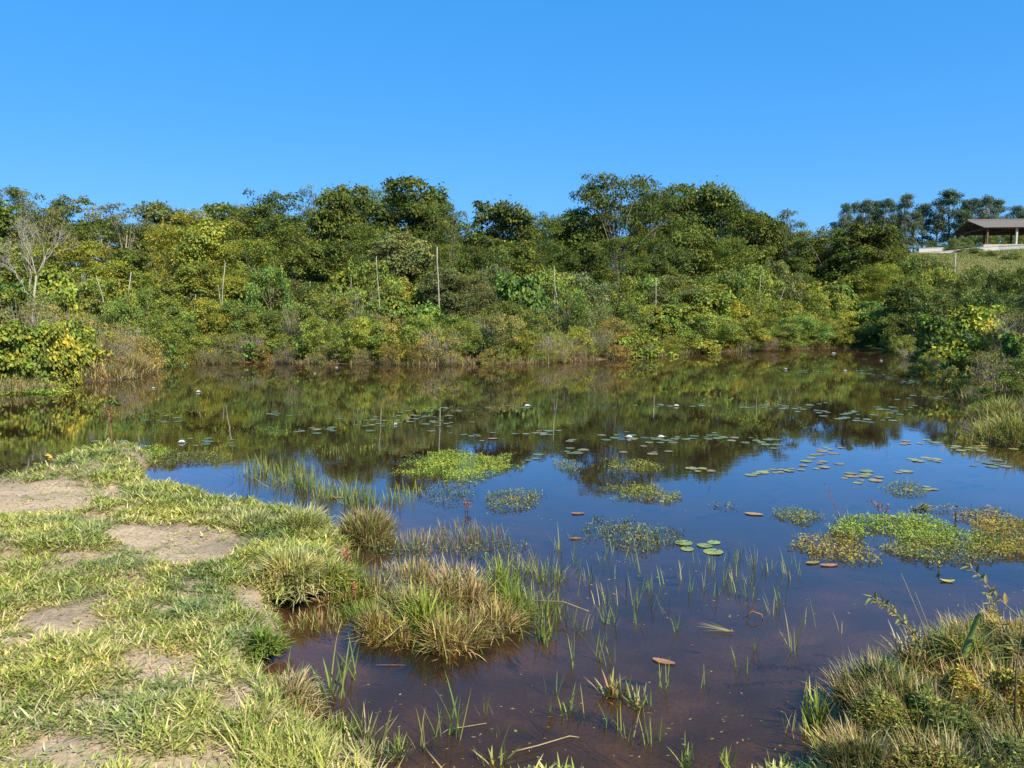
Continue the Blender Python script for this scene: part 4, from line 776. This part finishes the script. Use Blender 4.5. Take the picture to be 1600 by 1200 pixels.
# ------------------------------------------------------------------ floating mats
MATP = {'bright': np.array([[.26,.38,.06],[.38,.46,.09],[.18,.28,.05],[.46,.48,.13]]), 'olive': np.array([[.16,.22,.05],[.24,.28,.07],[.30,.30,.09],[.11,.15,.05],[.28,.16,.08]]), 'dull': np.array([[.12,.17,.06],[.2,.24,.10],[.09,.12,.05],[.22,.17,.09]]), 'rusty': np.array([[.28,.30,.05],[.38,.38,.08],[.30,.18,.06],[.18,.22,.04],[.46,.43,.12]])}
def mat(px, py, rx, ry, pal, dens, label, hgt=.05, lf=.024, tall=.1):
    P = at(px, py); D = P.y; Rx = rx*pxm(D); Ry = (at(px, py-ry).y-at(px, py+ry).y)/2
    r = np.random.default_rng(int(px*3+py*5)); n = int(dens*3.2*Rx*Ry*3.14*1.6)
    x = r.uniform(-1.2, 1.2, n); y = r.uniform(-1.2, 1.2, n)
    e = np.sqrt(x*x+y*y)+(vnoise(x*Rx+P.x, y*Ry+P.y, .28, 21)-.5)*.8+(vnoise(x*Rx+P.x, y*Ry+P.y, .08, 22)-.5)*.35
    k = (e < .92) & (r.random(n) < np.clip((1.05-e)*2.2, .0, 1)); x = x[k]*Rx; y = y[k]*Ry; e = e[k]; n = len(x)
    z = .004+r.random(n)*hgt*np.clip(1.3-e, .2, 1)*(.5+vnoise(x+P.x, y+P.y, .1, 23))
    a = r.random(n)*6.28; d = np.stack([np.cos(a), np.sin(a), r.uniform(-.1, .9, n)], 1); d = unit(d); nr = unit(np.stack([r.normal(size=n)*.5, r.normal(size=n)*.5, np.ones(n)], 1)); nr = unit(nr-d*np.sum(nr*d, 1, keepdims=True))
    pk = MATP[pal]; cl = vnoise(x+P.x, y+P.y, .25, 24); ci = pk[np.clip(((cl*.55+r.random(n)*.45)*len(pk)).astype(int), 0, len(pk)-1)]*(.75+.5*r.random((n, 1)))
    L = lf*r.uniform(.6, 1.4, n); A = leaves(np.stack([x, y, z], 1), d, nr, L, L*.38, ci)
    m = int(n*tall); i = r.integers(0, n, m); l0 = r.uniform(0, .8, m)
    B = blades(np.stack([x[i], y[i], np.zeros(m)-.01], 1), r.random(m)*6.28, l0, l0+r.uniform(0, .8, m), r.uniform(.04, .12, m), r.uniform(.003, .006, m), ci[i], 3)
    v, f, c = merge([A, B]); o = obj('floating_plant_mat', mesh('floating_plant_mat', v, f, c), M_grass, loc=(P.x, P.y, 0)); return tag(o, label, 'floating plants', None, 'stuff')
mat(718,728,84,25,'bright',1500,'bright green floating mat in the middle of the pond')
mat(650,720,30,10,'dull',500,'faint brownish fringe left of the bright green mat')
mat(1002,770,52,16,'olive',1400,'yellow-green floating mat inside the tree reflection')
mat(985,728,52,12,'olive',900,'thin floating patch just above the yellow-green mat')
mat(885,726,28,10,'olive',700,'small loose patch left of the tree reflection')
mat(800,783,52,20,'olive',800,'loose olive mat below the bright green mat')
mat(705,770,50,20,'dull',420,'scattered dull patch left of the olive mat')
mat(978,836,88,24,'dull',800,'long scattered floating patch in front of the open blue water',tall=.18)
mat(1245,806,44,15,'olive',1300,'small round green mat left of the large right mat')
mat(1130,793,34,6,'dull',500,'thin line of floating bits left of the small round mat')
mat(1425,829,135,27,'bright',2100,'large bright green mat on the right water',hgt=.07)
mat(1310,858,78,27,'rusty',1500,'rusty left end of the large right mat',hgt=.06)
mat(1480,860,125,24,'olive',1500,'lower edge of the large right mat with loose plants')
mat(1575,835,85,45,'rusty',1900,'yellowish mat reaching the right frame edge',hgt=.08)
mat(1425,768,40,14,'olive',800,'small olive patch behind the large right mat')
mat(300,716,60,12,'dull',900,'grey-green floating weeds off the left bank tip')
mat(195,715,60,16,'bright',1100,'bright low plants on the left bank tip',hgt=.1)
mat(50,613,70,5,'bright',420,'bright green strip of plants at the far left shore',hgt=.06,lf=.07)
mat(275,568,24,3,'bright',300,'small bright green strip at the far shore left',hgt=.06,lf=.07)
mat(640,862,70,16,'dull',520,'tangled weeds around the thin stalks behind the tussocks',tall=.3)
mat(760,860,60,18,'dull',420,'weeds floating behind the big tussock cluster',tall=.3)

# ------------------------------------------------------------------ lily pads, flowers
def pad_mesh(seed):
    r = random.Random(seed); n = 22; v = [(0, 0, .004)]; rim = []
    for k in range(n+1):
        a = .12+(6.283-.24)*k/n; rr = 1*(1+r.uniform(-.03, .03)); v.append((rr*.6*math.cos(a), rr*.6*math.sin(a), .005)); 
    for k in range(n+1):
        a = .12+(6.283-.24)*k/n; rr = 1*(1+r.uniform(-.03, .03)); v.append((rr*math.cos(a), rr*math.sin(a), .006+.03*max(0, math.sin(a*2+seed))**2))
    f = [(0, 1+k, 2+k) for k in range(n)]+[(1+k, n+2+k, n+3+k, 2+k) for k in range(n)]
    nv = len(v); v += [(x, y, z-.006) for x, y, z in v]; f += [tuple(i+nv for i in q)[::-1] for q in f]
    m_ = n; f += [(n+2+k, nv+n+2+k, nv+n+3+k, n+3+k) for k in range(n)]
    cols = np.ones((len(v), 3)); cols[:, 0] *= 1.0; return mesh('lily_pad', v, f, cols)
PADS = [pad_mesh(i) for i in range(4)]
rp = random.Random(77)
def pads(cx, cy, rx, ry, n, zone, cols, size=.066):
    placed = []; made = []
    for _ in range(n):
        for _t in range(14):
            px, py = rp.gauss(cx, rx*.5), rp.gauss(cy, ry*.5); P = at(px, py); s = size*rp.uniform(.6, 1.3)
            if all((P-q).length > (s+t)*.85 for q, t in placed): break
        else: continue
        placed.append((P, s)); o = bpy.data.objects.new('lily_pad', rp.choice(PADS)); COL.objects.link(o)
        if not o.data.materials: o.data.materials.append(M_pad)
        o.location = (P.x, P.y, .002+rp.random()*.006); o.scale = (s, s*rp.uniform(.9, 1), s); o.rotation_euler = (rp.uniform(-.02,.02), rp.uniform(-.02,.02), rp.uniform(0, 6.28))
        c = rp.choice(cols); k = rp.uniform(.8, 1.2); o.color = (c[0]*k, c[1]*k, c[2]*k, 1)
        made.append((px, o, 'brownish' if c[0] > c[1] else 'yellowish' if c[0] > c[1]*.88 else 'green'))
    for k, (_, o, cn) in enumerate(sorted(made, key=lambda a: a[0])):
        tag(o, (f"{cn} lily pad, {ORD[k]} from left {zone}" if len(made) > 1 else f"{cn} lily pad floating {zone}"), 'lily pad', 'lily pads '+zone)
M_pad = leaf_mat('lily_pad_skin', transl=.0, rough=.3, spec=.5, nscale=14)
PG = [(.12,.17,.07),(.15,.19,.08),(.10,.14,.06),(.2,.17,.09)]; PY = [(.25,.25,.07),(.2,.24,.07),(.28,.2,.09)]; PB = [(.14,.18,.10),(.16,.2,.12)]
for a in [(430,648,30,4,7,'in dark water above the inlet reeds',PG),(320,690,60,6,9,'off the left bank tip',PG),(250,655,40,8,7,'in the green reflection at the left',PG),(180,690,50,6,6,'left of the red-stemmed sapling',PG),
          (490,672,40,8,9,'above the low grey-green reeds',PG),(580,662,50,12,16,'below the slanting pole reflection',PG),(640,655,40,12,14,'around the small white bloom in midpond',PG),(690,660,40,10,12,'beside the tall pole reflection',PG),(720,640,60,4,8,'in the dark strip above midpond',PG),
          (760,680,40,8,8,'near the small blue reflection',PG),(850,678,24,6,8,'left of the paired blooms',PG),(820,635,26,2,5,'next to the bloom under the centre shore',PG),(905,700,30,12,6,'at the top left of the tree reflection',PG),(975,683,30,6,11,'beside the left of the paired blooms',PG),(1040,685,36,8,13,'beside the right of the paired blooms',PG),
          (1010,705,40,10,5,'inside the dark crown reflection',[(.28,.2,.1),(.2,.17,.08)]),(1120,684,40,6,11,'right of the paired blooms',PG),(1190,690,30,8,10,'at the edge of the sky reflection',PG),(1100,732,40,6,4,'on the reflected treetop edge',PY),(1200,738,26,6,4,'below the reflected treetop on the right',PY),
          (1080,635,70,4,14,'in the line around the far right-centre bloom',PB),(1180,637,60,5,12,'in the band under the thin dead stick',PB),(1245,635,40,5,9,'in the band of the right dark reflection',PB),(1290,645,60,6,12,'on the dark reflection below the right trees',PB),(1345,655,50,8,12,'right of the dark tree reflection',PB),(1390,640,50,8,12,'near the right bank reflection',PB),
          (1240,580,50,4,9,'far off near the right shore blooms',PB),(1340,580,40,4,12,'in the far pale band before the right corner',PB),(1385,588,36,4,16,'in the dense far band by the right bank',PB),(1425,596,26,3,9,'under the arching branch',PB),(1440,622,40,6,8,'in the shade of the right bank',PB),
          (1290,705,34,8,9,'in the upper group on blue water',PY),(1280,725,30,6,7,'in the middle group on blue water',PY),(1225,735,24,6,7,'in the left group on blue water',PY),(1430,690,30,5,6,'in the right upper group on blue water',PY),(1440,718,36,4,6,'in the right faint group on blue water',PY),(1350,748,30,9,11,'in the large yellow group on blue water',PY),(1405,738,12,3,2,'beside the large yellow group',PY),(1525,700,40,6,14,'under the right grass clump',PY),(1560,725,40,8,8,'among the twig reflections at the right',PG),
          (870,712,60,12,5,'near the loose patch of plants',PG),(1440,765,30,5,4,'around the small olive patch',PY)]:
    pads(*a)
pads(1108,858,20,10,6,'in the small near group among shoots',[(.2,.25,.06),(.24,.28,.07)],.07)
pads(1075,848,6,3,1,'alone left of the near group',[(.2,.25,.06)],.07)
M_petal = bark_mat('white_petal', (.8, .8, .78), (.86, .85, .83), 3); M_stamen = bark_mat('yellow_stamen', (.6, .45, .05), (.75, .6, .1), 9)
def flower(px, py, label, s=.075):
    P = at(px, py); root = empty('water_lily', (P.x, P.y, .01)); mb = MB()
    for ring, (n, el, ln) in enumerate(((9, .25, 1), (8, .7, .9), (6, 1.15, .7))):
        for k in range(n):
            a = 6.283*k/n+ring*.3; d = Vector((math.cos(a)*math.cos(el), math.sin(a)*math.cos(el), math.sin(el))); sd_ = Vector((-math.sin(a), math.cos(a), 0)); u = d.cross(sd_)*-1
            L_ = s*ln; w_ = s*.2; q = [Vector((0,0,0)), d*L_*.5+sd_*w_+u*L_*.05, d*L_, d*L_*.5-sd_*w_+u*L_*.05, d*L_*.5-u*L_*.06]
            mb.add(q, [(0,1,4),(1,2,4),(2,3,4),(3,0,4),(0,3,2,1)])
    obj('petals', mb.mesh('petals'), M_petal, root)
    mb = MB(); mb.tube([(0,0,0),(0,0,s*.3),(0,0,s*.45)], [s*.12, s*.16, s*.08], 8); obj('stamens', mb.mesh('stamens'), M_stamen, root)
    return tag(root, label, 'water lily', 'white water lily blooms')
for px, py, lb, s in [(240,607,'white bloom at the far left just off the dry shore grass',.07),(310,613,'white bloom standing alone in the left green reflection',.1),(284,692,'white bloom beside the floating weeds off the left bank',.09),(492,584,'small white bloom near the far shore left of centre',.06),(526,575,'pinkish-white bloom touching the far shore left of centre',.09),(618,664,'small white bloom in midpond between the pole reflections',.06),
        (824,635,'white bloom on the dark water below the centre shore',.1),(1057,635,'white bloom in the far line of pads right of centre',.09),(983,684,'left one of the two near paired white blooms',.09),(1033,684,'right one of the two near paired white blooms',.09),(1228,577,'far white bloom left of the right-hand band of pads',.09),(1303,553,'farthest white bloom close under the right shore',.16),(1321,580,'white bloom at the left end of the far pale band',.1),(1377,564,'tiny white bloom before the right corner of the pond',.1),(1455,597,'white bloom under the arching branch at the right bank',.08)]:
    flower(px, py, lb, s*.62)

# ------------------------------------------------------------------ leaves adrift and stems
M_single = leaf_mat('fallen_leaf', use_obj=False, transl=.1, rough=.5, nscale=30)
def drift(px, py, ln, wd, az, col, label, curl=.2, cat='fallen leaf'):
    P = at(px, py); mb = MB(); n = 8; top = []
    for k in range(n+1):
        t = k/n; w_ = wd*math.sin(math.pi*min(.98, t*.9+.06))**.7/2; z = .005+curl*ln*(t-.5)**2*.6
        for s_ in (-1, 0, 1): top.append((ln*(t-.5), s_*w_, z+abs(s_)*wd*.05))
    f = [(k*3+j, k*3+j+3, k*3+j+4, k*3+j+1) for k in range(n) for j in range(2)]; bn = len(top)
    mb.add(top+[(x, y, z-.003) for x, y, z in top], f+[tuple(i+bn for i in q)[::-1] for q in f], col)
    o = obj('drifting_leaf', mb.mesh('drifting_leaf', True), M_single, loc=(P.x, P.y, 0)); o.rotation_euler.z = az; return tag(o, label, cat)
drift(1037,1035,.13,.055,-.5,(.36,.17,.11),'large pink-red leaf lying on the brown water')
drift(1480,909,.10,.05,-.2,(.42,.4,.10),'yellow curled leaf on blue water above the mossy mound',.8)
drift(903,803,.13,.07,.1,(.30,.15,.09),'reddish leaf on blue water left of the open patch')
drift(900,842,.10,.05,.2,(.34,.15,.07),'orange-red leaf at the left end of the long patch')
drift(1001,842,.08,.03,.0,(.36,.12,.05),'narrow red leaf inside the long patch')
drift(1178,804,.17,.09,-.35,(.36,.24,.12),'large brown rolled leaf left of the small round mat', .05)
drift(1295,884,.14,.06,.1,(.36,.19,.13),'pink leaf below the rusty mat end')
drift(1270,880,.12,.06,.3,(.26,.22,.07),'yellowish leaf beside the pink one')
drift(532,778,.24,.05,.1,(.36,.2,.1),'brown leaf afloat under the inlet reeds')
drift(610,1040,.17,.005,.0,(.32,.14,.08),'thin red straw lying on the channel water',0)
drift(770,686,.16,.1,.1,(.36,.18,.13),'pinkish dying pad right of the small blue reflection')
def stems(name, px, py, zb, pts, leafL, leafcol, stemcol, label, nleaf=24, leafw=.3, r0=.004, cat='plant', tipcol=None, spread=1.0, start=.25):
    P = at(px, py, zb); root = empty(name, P); mb = MB(); A = []; rr = np.random.default_rng(int(px+py)); 
    for path in pts:
        V = [Vector(p) for p in path]; mb.tube(V, [r0*(1-.6*k/(len(V)-1)) for k in range(len(V))], 5, stemcol)
        for k in range(nleaf):
            t = start+(1-start)*(k+.5)/nleaf; s_ = t*(len(V)-1); i = min(int(s_), len(V)-2); q = V[i].lerp(V[i+1], s_-i); d0 = (V[i+1]-V[i]).normalized()
            a = k*2.4; side = d0.cross(Vector((math.cos(a), math.sin(a), .2))).normalized(); d = (side*spread+d0*.8).normalized(); A.append((q, d, (Vector((0, 0, 1))-d*d.z+Vector((0,.01,0))).normalized()))
    o1 = obj('stem', mb.mesh('stem', True), M_single, root)
    p = np.array([a[0] for a in A]); d = np.array([a[1] for a in A]); nn = np.array([a[2] for a in A]); n = len(A); c = np.array(leafcol)*rr.uniform(.7, 1.3, (n, 1))*np.where(rr.random((n, 1)) < .25, np.array([[1.4, 1.05, .7]]), 1)
    L = leafL*rr.uniform(.6, 1.2, n); obj('leaves', mesh('leaves', *leaves6(p, d, nn, L, L*leafw, c)), M_single, root)
    return tag(root, label, cat)
GLF = (.16,.19,.05)
stems('sapling', 176, 708, .03, [[(0,0,0),(.0,0,.25),(-.01,0,.45),(-.02,0,.56),(-.1,0,.66),(-.12,0,.72)],[(-.01,0,.42),(.02,0,.6),(0,0,.72)],[(-.02,0,.5),(.06,0,.62),(.11,.02,.70)]], .085, (.14,.19,.04), (.33,.13,.07), 'thin red-stemmed sapling with a leafy top on the bank tip', 11, .55, .006, 'sapling', start=.62)
stems('seedling', 70, 738, .1, [[(0,0,0),(.0,0,.08),(.03,0,.17)],[(0,0,0),(-.05,0,.07),(-.07,0,.1)],[(0,0,0),(.05,0,.1),(.07,0,.16)]], .10, (.32,.3,.10), (.3,.25,.1), 'small yellow broad-leaved seedling at the edge of the bank', 5, .7, .005, 'seedling', start=.5)
stems('red_weed', 543, 905, 0, [[(0,0,0),(-.01,0,.12),(-.015,0,.22)],[(.01,0,0),(.01,0,.1),(.0,0,.18)]], .06, (.33,.12,.10), (.35,.1,.08), 'red-tipped weed standing beside the pale reeds', 9, .3, .005, start=.5)
stems('red_weed', 556, 955, 0, [[(0,0,0),(0,0,.1),(-.01,0,.19)]], .04, (.30,.13,.08), (.28,.13,.08), 'rusty red flower-like weed above the brown tussock', 14, .4, .006, start=.6)
stems('red_weed', 727, 800, 0, [[(0,0,0),(0,0,.12)],[(.02,0,0),(.04,0,.10)]], .05, (.34,.16,.09), (.3,.14,.08), 'brown-pink weed in blue water behind the tussocks', 10, .3, .004)
stems('water_weed', 1295, 805, 0, [[(.1,0,0),(.04,0,.12),(-.02,0,.25),(-.06,0,.32)]], .03, (.25,.1,.08), (.25,.09,.06), 'single red leaning stem behind the large right mat', 5, .3, .004)
stems('water_weed', 1372, 808, 0, [[(.1,0,0),(.02,0,.10),(-.1,0,.16)],[(.06,0,0),(.1,0,.12)],[(.02,0,.02),(-.02,.02,.14)]], .04, (.2,.11,.08), (.2,.1,.07), 'dark twiggy weed rising behind the large right mat', 9, .45, .004)
stems('water_weed', 1440, 808, 0, [[(0,0,0),(-.02,0,.1)],[(.03,0,0),(.04,0,.12)],[(-.03,0,0),(-.1,0,.08)]], .06, (.10,.13,.04), (.12,.1,.05), 'leafy green weed on top of the large right mat', 8, .5, .004)
stems('water_weed', 1493, 812, 0, [[(0,0,0),(0,0,.12)]], .05, (.16,.14,.06), (.1,.08,.04), 'short dark bud-like weed on the right mat', 10, .5, .005)
stems('water_weed', 1467, 892, 0, [[(0,0,-.02),(0,0,.06)]], .04, (.25,.2,.05), (.2,.12,.05), 'tiny brown weed above the yellow curled leaf', 6, .5, .004)
# arching branch over water at the right bank, and edge plants
def branch(pxs, Ds, r0, label, mat_=M_twig):
    P = [atD(px, py, D) for (px, py), D in zip(pxs, Ds)]; o0 = P[0].copy(); mb = MB(); mb.tube([p-o0 for p in P], [r0*(1-.7*k/(len(P)-1)) for k in range(len(P))], 6)
    o = obj('fallen_branch', mb.mesh('fallen_branch', True), mat_, loc=o0); return tag(o, label, 'branch')
branch([(1494,600),(1476,578),(1462,568),(1448,560),(1436,562)], [21,21.2,21.5,21.8,22], .018, 'bare arching branch reaching from the right bank over the water')
branch([(1562,690),(1570,674),(1582,667),(1600,665)], [12.2,12.2,12.2,12.2], .03, 'curved pale root-like branch at the foot of the right grass clump')
tussock('grass_tussock', 1600, 690, 66, .5, 3000, 'lush', 'big overhanging grass clump on the right bank', group='grass clumps on the right bank', wd=(.007,.014), lean=(.1,1.0))
tussock('grass_tussock', 1570, 655, 38, .42, 1800, 'lush', 'smaller grass clump left behind the big one on the right bank', group='grass clumps on the right bank', wd=(.007,.014), lean=(.1,1.0))
tussock('grass_tussock', 1535, 622, 26, .3, 1000, 'brown', 'brownish grass clump below the pale big-leaved shrub', group='grass clumps on the right bank', wd=(.008,.016), lean=(.1,1.0))
tussock('grass_tussock', 160, 592, 50, .55, 1500, 'mixed', 'dry grass clump at the left far shore corner', group='grass clumps on the far shore', wd=(.012,.022), lean=(.1,1.0))
tussock('grass_tussock', 205, 584, 40, .7, 1500, 'mixed', 'pale dry grass clump right of the corner clump', group='grass clumps on the far shore', wd=(.012,.022), lean=(.1,1.0))

# ------------------------------------------------------------------ mossy mound bottom right
def mound(px, py, rpx, hgt, pal, n, label, lf=.022, ell=.8, nb=.35, bl=(.05,.19), zb=.05):
    n = int(n*3.2)
    P = at(px, py, zb); Rw = rpx*pxm(P.y); r = np.random.default_rng(int(px+py*3))
    q = r.random(n)**.5; a = r.random(n)*6.28; x = np.cos(a)*q*Rw; y = np.sin(a)*q*Rw*ell
    hgt *= .72; z = hgt*(1-q**2)+.15*(vnoise(x+P.x, y+P.y, .11, 31)-.5)+.08*(vnoise(x+P.x, y+P.y, .045, 33)-.5)+r.random(n)*.06-.04*q; d = unit(np.stack([np.cos(a)+r.normal(size=n)*.8, np.sin(a)+r.normal(size=n)*.8, r.uniform(-.2, 1, n)], 1))
    nr = unit(r.normal(size=(n, 3))*.6+np.array([0, 0, 1])); nr = unit(nr-d*np.sum(nr*d, 1, keepdims=True)); pk = MATP[pal]; cl = vnoise(x+P.x, y+P.y, .16, 32)
    ci = pk[np.clip(((cl*.5+r.random(n)*.5)*len(pk)).astype(int), 0, len(pk)-1)]*(.65+.6*r.random((n, 1))); L = lf*r.uniform(.6, 1.5, n)
    A = leaves(np.stack([x, y, z], 1), d, nr, L, L*.3, ci); m = int(n*nb*.22); i = r.integers(0, n, m); l0 = r.uniform(0, .7, m)
    pk = PT['mixed']; B = blades(np.stack([x[i], y[i], z[i]-.04], 1), a[i]+r.normal(size=m)*.8, l0, l0+r.uniform(0, .9, m), r.uniform(*bl, m), r.uniform(.002, .0045, m), pk[r.integers(0, 7, m)]*(.6+.6*r.random((m, 1))), 3)
    th = np.linspace(0, 6.283, 33)[:-1]; vv = []
    for lv in range(6): s_ = 1-lv/6; vv += [(math.cos(t)*Rw*.95*s_, math.sin(t)*Rw*ell*.95*s_, hgt*(1-s_*s_)-.04) for t in th]
    ff = np.array([(a_*32+b_, a_*32+(b_+1) % 32, (a_+1)*32+(b_+1) % 32, (a_+1)*32+b_) for a_ in range(5) for b_ in range(32)])
    v, f, c = merge([A, B, (np.array(vv), ff, np.tile([[.07,.055,.025]], (len(vv), 1)))])
    o = obj('mossy_mound', mesh('mossy_mound', v, f, c), M_grass, loc=P); return tag(o, label, 'plant mound', 'mossy plant mounds at the bottom right')
mound(1560,1130,130,.17,'rusty',9000,'sunlit yellow mossy mound at the bottom right corner')
mound(1440,1150,110,.12,'olive',7000,'darker green mossy mound left of the sunlit one')
mound(1500,1050,90,.12,'rusty',6000,'upper mossy mound beneath the rolled green leaf')
mound(1370,1100,60,.10,'dull',3500,'dark grassy mound at the water side of the mossy mounds',nb=.8)
mound(1620,1050,80,.16,'rusty',4000,'mossy mound at the right frame edge under the twigs')
mound(1350,1215,50,.06,'dull',3500,'dark low growth at the bottom tip of the mounds',nb=.8)
mound(1570,1010,110,.08,'rusty',6000,'far flank of the mossy mounds toward the open water')
mound(1470,1240,120,.12,'rusty',5000,'mossy mound cut by the bottom edge of the frame')
mound(1620,1230,120,.14,'olive',5000,'greener mossy mound in the very corner at the bottom right')
G5 = 'grass tufts on the mossy mounds'
tussock('grass_tuft', 1400, 1085, 34, .24, 420, 'reed', 'green upright tuft on the dark grassy mound', group=G5, wd=(.004,.010), lean=(0,.7), zb=.12, mound=0)
tussock('grass_tuft', 1330, 1100, 34, .24, 300, 'mixed', 'pale pointed shoots at the left tip of the mounds', group=G5, wd=(.004,.008), lean=(0,.6), zb=.03, mound=0)
tussock('grass_tuft', 1515, 1020, 26, .34, 110, 'green', 'long arching blades around the rolled green leaf', group=G5, wd=(.006,.012), lean=(.2,1.1), bend=(.3,1.4), zb=.18, mound=0)
tussock('grass_tuft', 1430, 1035, 30, .26, 140, 'mixed', 'thin tuft on the upper mound beside the leafy spire', group=G5, lean=(.1,.8), zb=.12, mound=0)
tussock('grass_tuft', 1345, 1185, 50, .18, 700, 'mixed', 'low reed-like tuft at the bottom left of the mounds', group=G5, lean=(0,.7), zb=0, mound=0)
# rolled green leaf standing up
P = at(1508, 1030, .2); mb = MB(); prev = None; n = 10; vv = []
for k in range(n+1):
    t = k/n; z = .30*t; y_ = -.02*t; hw = .017*(1+.35*math.sin(5*t+.6))*(1.15-.5*t)
    for j in range(7): an = -1.9+3.8*j/6; vv.append((math.sin(an)*hw, y_+.012-math.cos(an)*.016, z+.02*math.sin(j*1.3)*max(0, t-.6)*2))
mb.add(vv, [(k*7+j, k*7+j+1, (k+1)*7+j+1, (k+1)*7+j) for k in range(n) for j in range(6)], (.17,.22,.07))
mb.add([(x*.93, y+.003, z) for x, y, z in vv], [(k*7+j, (k+1)*7+j, (k+1)*7+j+1, k*7+j+1) for k in range(n) for j in range(6)], (.30,.33,.14))
o = obj('rolled_leaf', mb.mesh('rolled_leaf', True), M_single, loc=P); o.scale = (1, 1, .8); o.rotation_euler = (.1, .12, .4); tag(o, 'broad rolled green leaf standing upright on the upper mound', 'leaf')
P0 = at(1475, 1050, .15)
def relp(pxs, D, base): return [atD(px, py, D+dd)-base for px, py, dd in pxs]
b0 = at(1450, 1045, .15); D0 = b0.y
stems('leafy_weed', 1450, 1045, .15, [relp([(1450,1045,0),(1436,1005,-.03),(1415,975,-.05),(1390,948,-.1),(1362,934,-.13)], D0, b0)], .05, (.17,.19,.06), (.2,.16,.07), 'leafy stem leaning left over the water from the upper mound', 44, .3, .005, start=.12)
b0 = at(1610, 1060, .15); D0 = b0.y
stems('leafy_weed', 1610, 1060, .15, [relp([(1610,1060,0),(1590,1020,0),(1570,985,0),(1555,950,-.05),(1545,925,-.05)], D0, b0)], .06, (.18,.19,.08), (.22,.19,.12), 'leafy stem curving up at the right frame edge', 26, .3, .004, start=.15)
stems('leafy_weed', 1610, 1060, .15, [relp([(1640,1010,.0),(1600,970,0),(1560,935,0),(1535,905,0),(1515,885,0)], D0, b0)], .05, (.17,.17,.08), (.24,.2,.13), 'topmost leafy stem slanting in from the right frame edge', 20, .35, .004, start=.35)
stems('twiggy_weed', 1590, 1150, .2, [relp([(1600,1160,0),(1570,1100,-.05),(1530,1060,-.1)], at(1590,1150,.2).y, at(1590,1150,.2)), relp([(1585,1130,0),(1588,1040,.0),(1600,960,0)], at(1590,1150,.2).y, at(1590,1150,.2))], .035, (.14,.15,.06), (.14,.11,.07), 'dark twiggy stem crossing the sunlit mossy mound', 14, .35, .005)
for k, (a, b_, lb) in enumerate([((1462,1045),(1408,895),'long thin grass stalk beside the leafy spire'),((1468,1045),(1430,925),'second thin stalk right of the long grass stalk'),((1490,1040),(1497,938),'pinkish upright stalk left of the rolled leaf')]):
    b0 = at(a[0], a[1], .18); t = atD(b_[0], b_[1], b0.y); mb = MB(); d = t-b0; mb.tube([(0,0,0), d*.5+Vector((.01,0,.01)), d], [.0022, .0018, .0009], 5, (.30,.26,.14))
    o = obj('grass_stalk', mb.mesh('grass_stalk', True), M_single, loc=b0); tag(o, lb, 'grass stalk')
# floating uprooted stem, V-shaped twig
P = at(1145, 990); n = 7; r = np.random.default_rng(4)
v, f, c = blades(np.stack([np.zeros(n), np.zeros(n), np.full(n, .012)], 1), 2.75+r.normal(size=n)*.25, np.full(n, 1.45), np.full(n, 1.56), r.uniform(.12, .24, n), r.uniform(.004, .007, n), PT['mixed'][r.integers(1, 4, n)], 4)
v2, f2, c2 = blades(np.tile([[0, 0, .01]], (14, 1)), r.random(14)*6.28, np.full(14, .8), np.full(14, 1.4), r.uniform(.015, .035, 14), np.full(14, .003), np.tile([[.3,.2,.1]], (14, 1)), 3)
o = obj('uprooted_grass', mesh('uprooted_grass', *merge([(v, f, c), (v2, f2, c2)])), M_grass, loc=P); tag(o, 'uprooted grass tuft lying flat on the open water', 'grass tuft')
for pxs, lb in [([(1165,965),(1175,955),(1190,960),(1192,968)], 'bent orange-brown twig breaking the water surface'), ([(690,1200),(660,1165),(700,1140),(760,1130)], 'dead stalk bent across the bottom shallows'), ([(800,1175),(840,1165),(890,1150),(905,1152)], 'pale fallen stalk lying over the brown bottom'), ([(600,1000),(680,935),(715,932),(730,938)], 'long dry straw bent across the brown tussock'), ([(820,938),(880,940),(920,955)], 'dry straw reaching from the cluster over the water')]:
    z0 = .1 if 'straw' in lb else .015; P = [at(px, py, z0) for px, py in pxs]; o0 = P[0].copy(); mb = MB(); mb.tube([p-o0 for p in P], [.004, .0035, .003, .002][:len(P)], 5, (.34,.26,.13))
    if 'twig' in lb: P = [atD(px, py, at(1178, 968).y) for px, py in pxs]; o0 = P[0].copy(); mb = MB(); mb.tube([p-o0 for p in P], .004, 5, (.3,.16,.07))
    o = obj('dry_stalk', mb.mesh('dry_stalk', True), M_single, loc=o0); tag(o, lb, 'stalk')
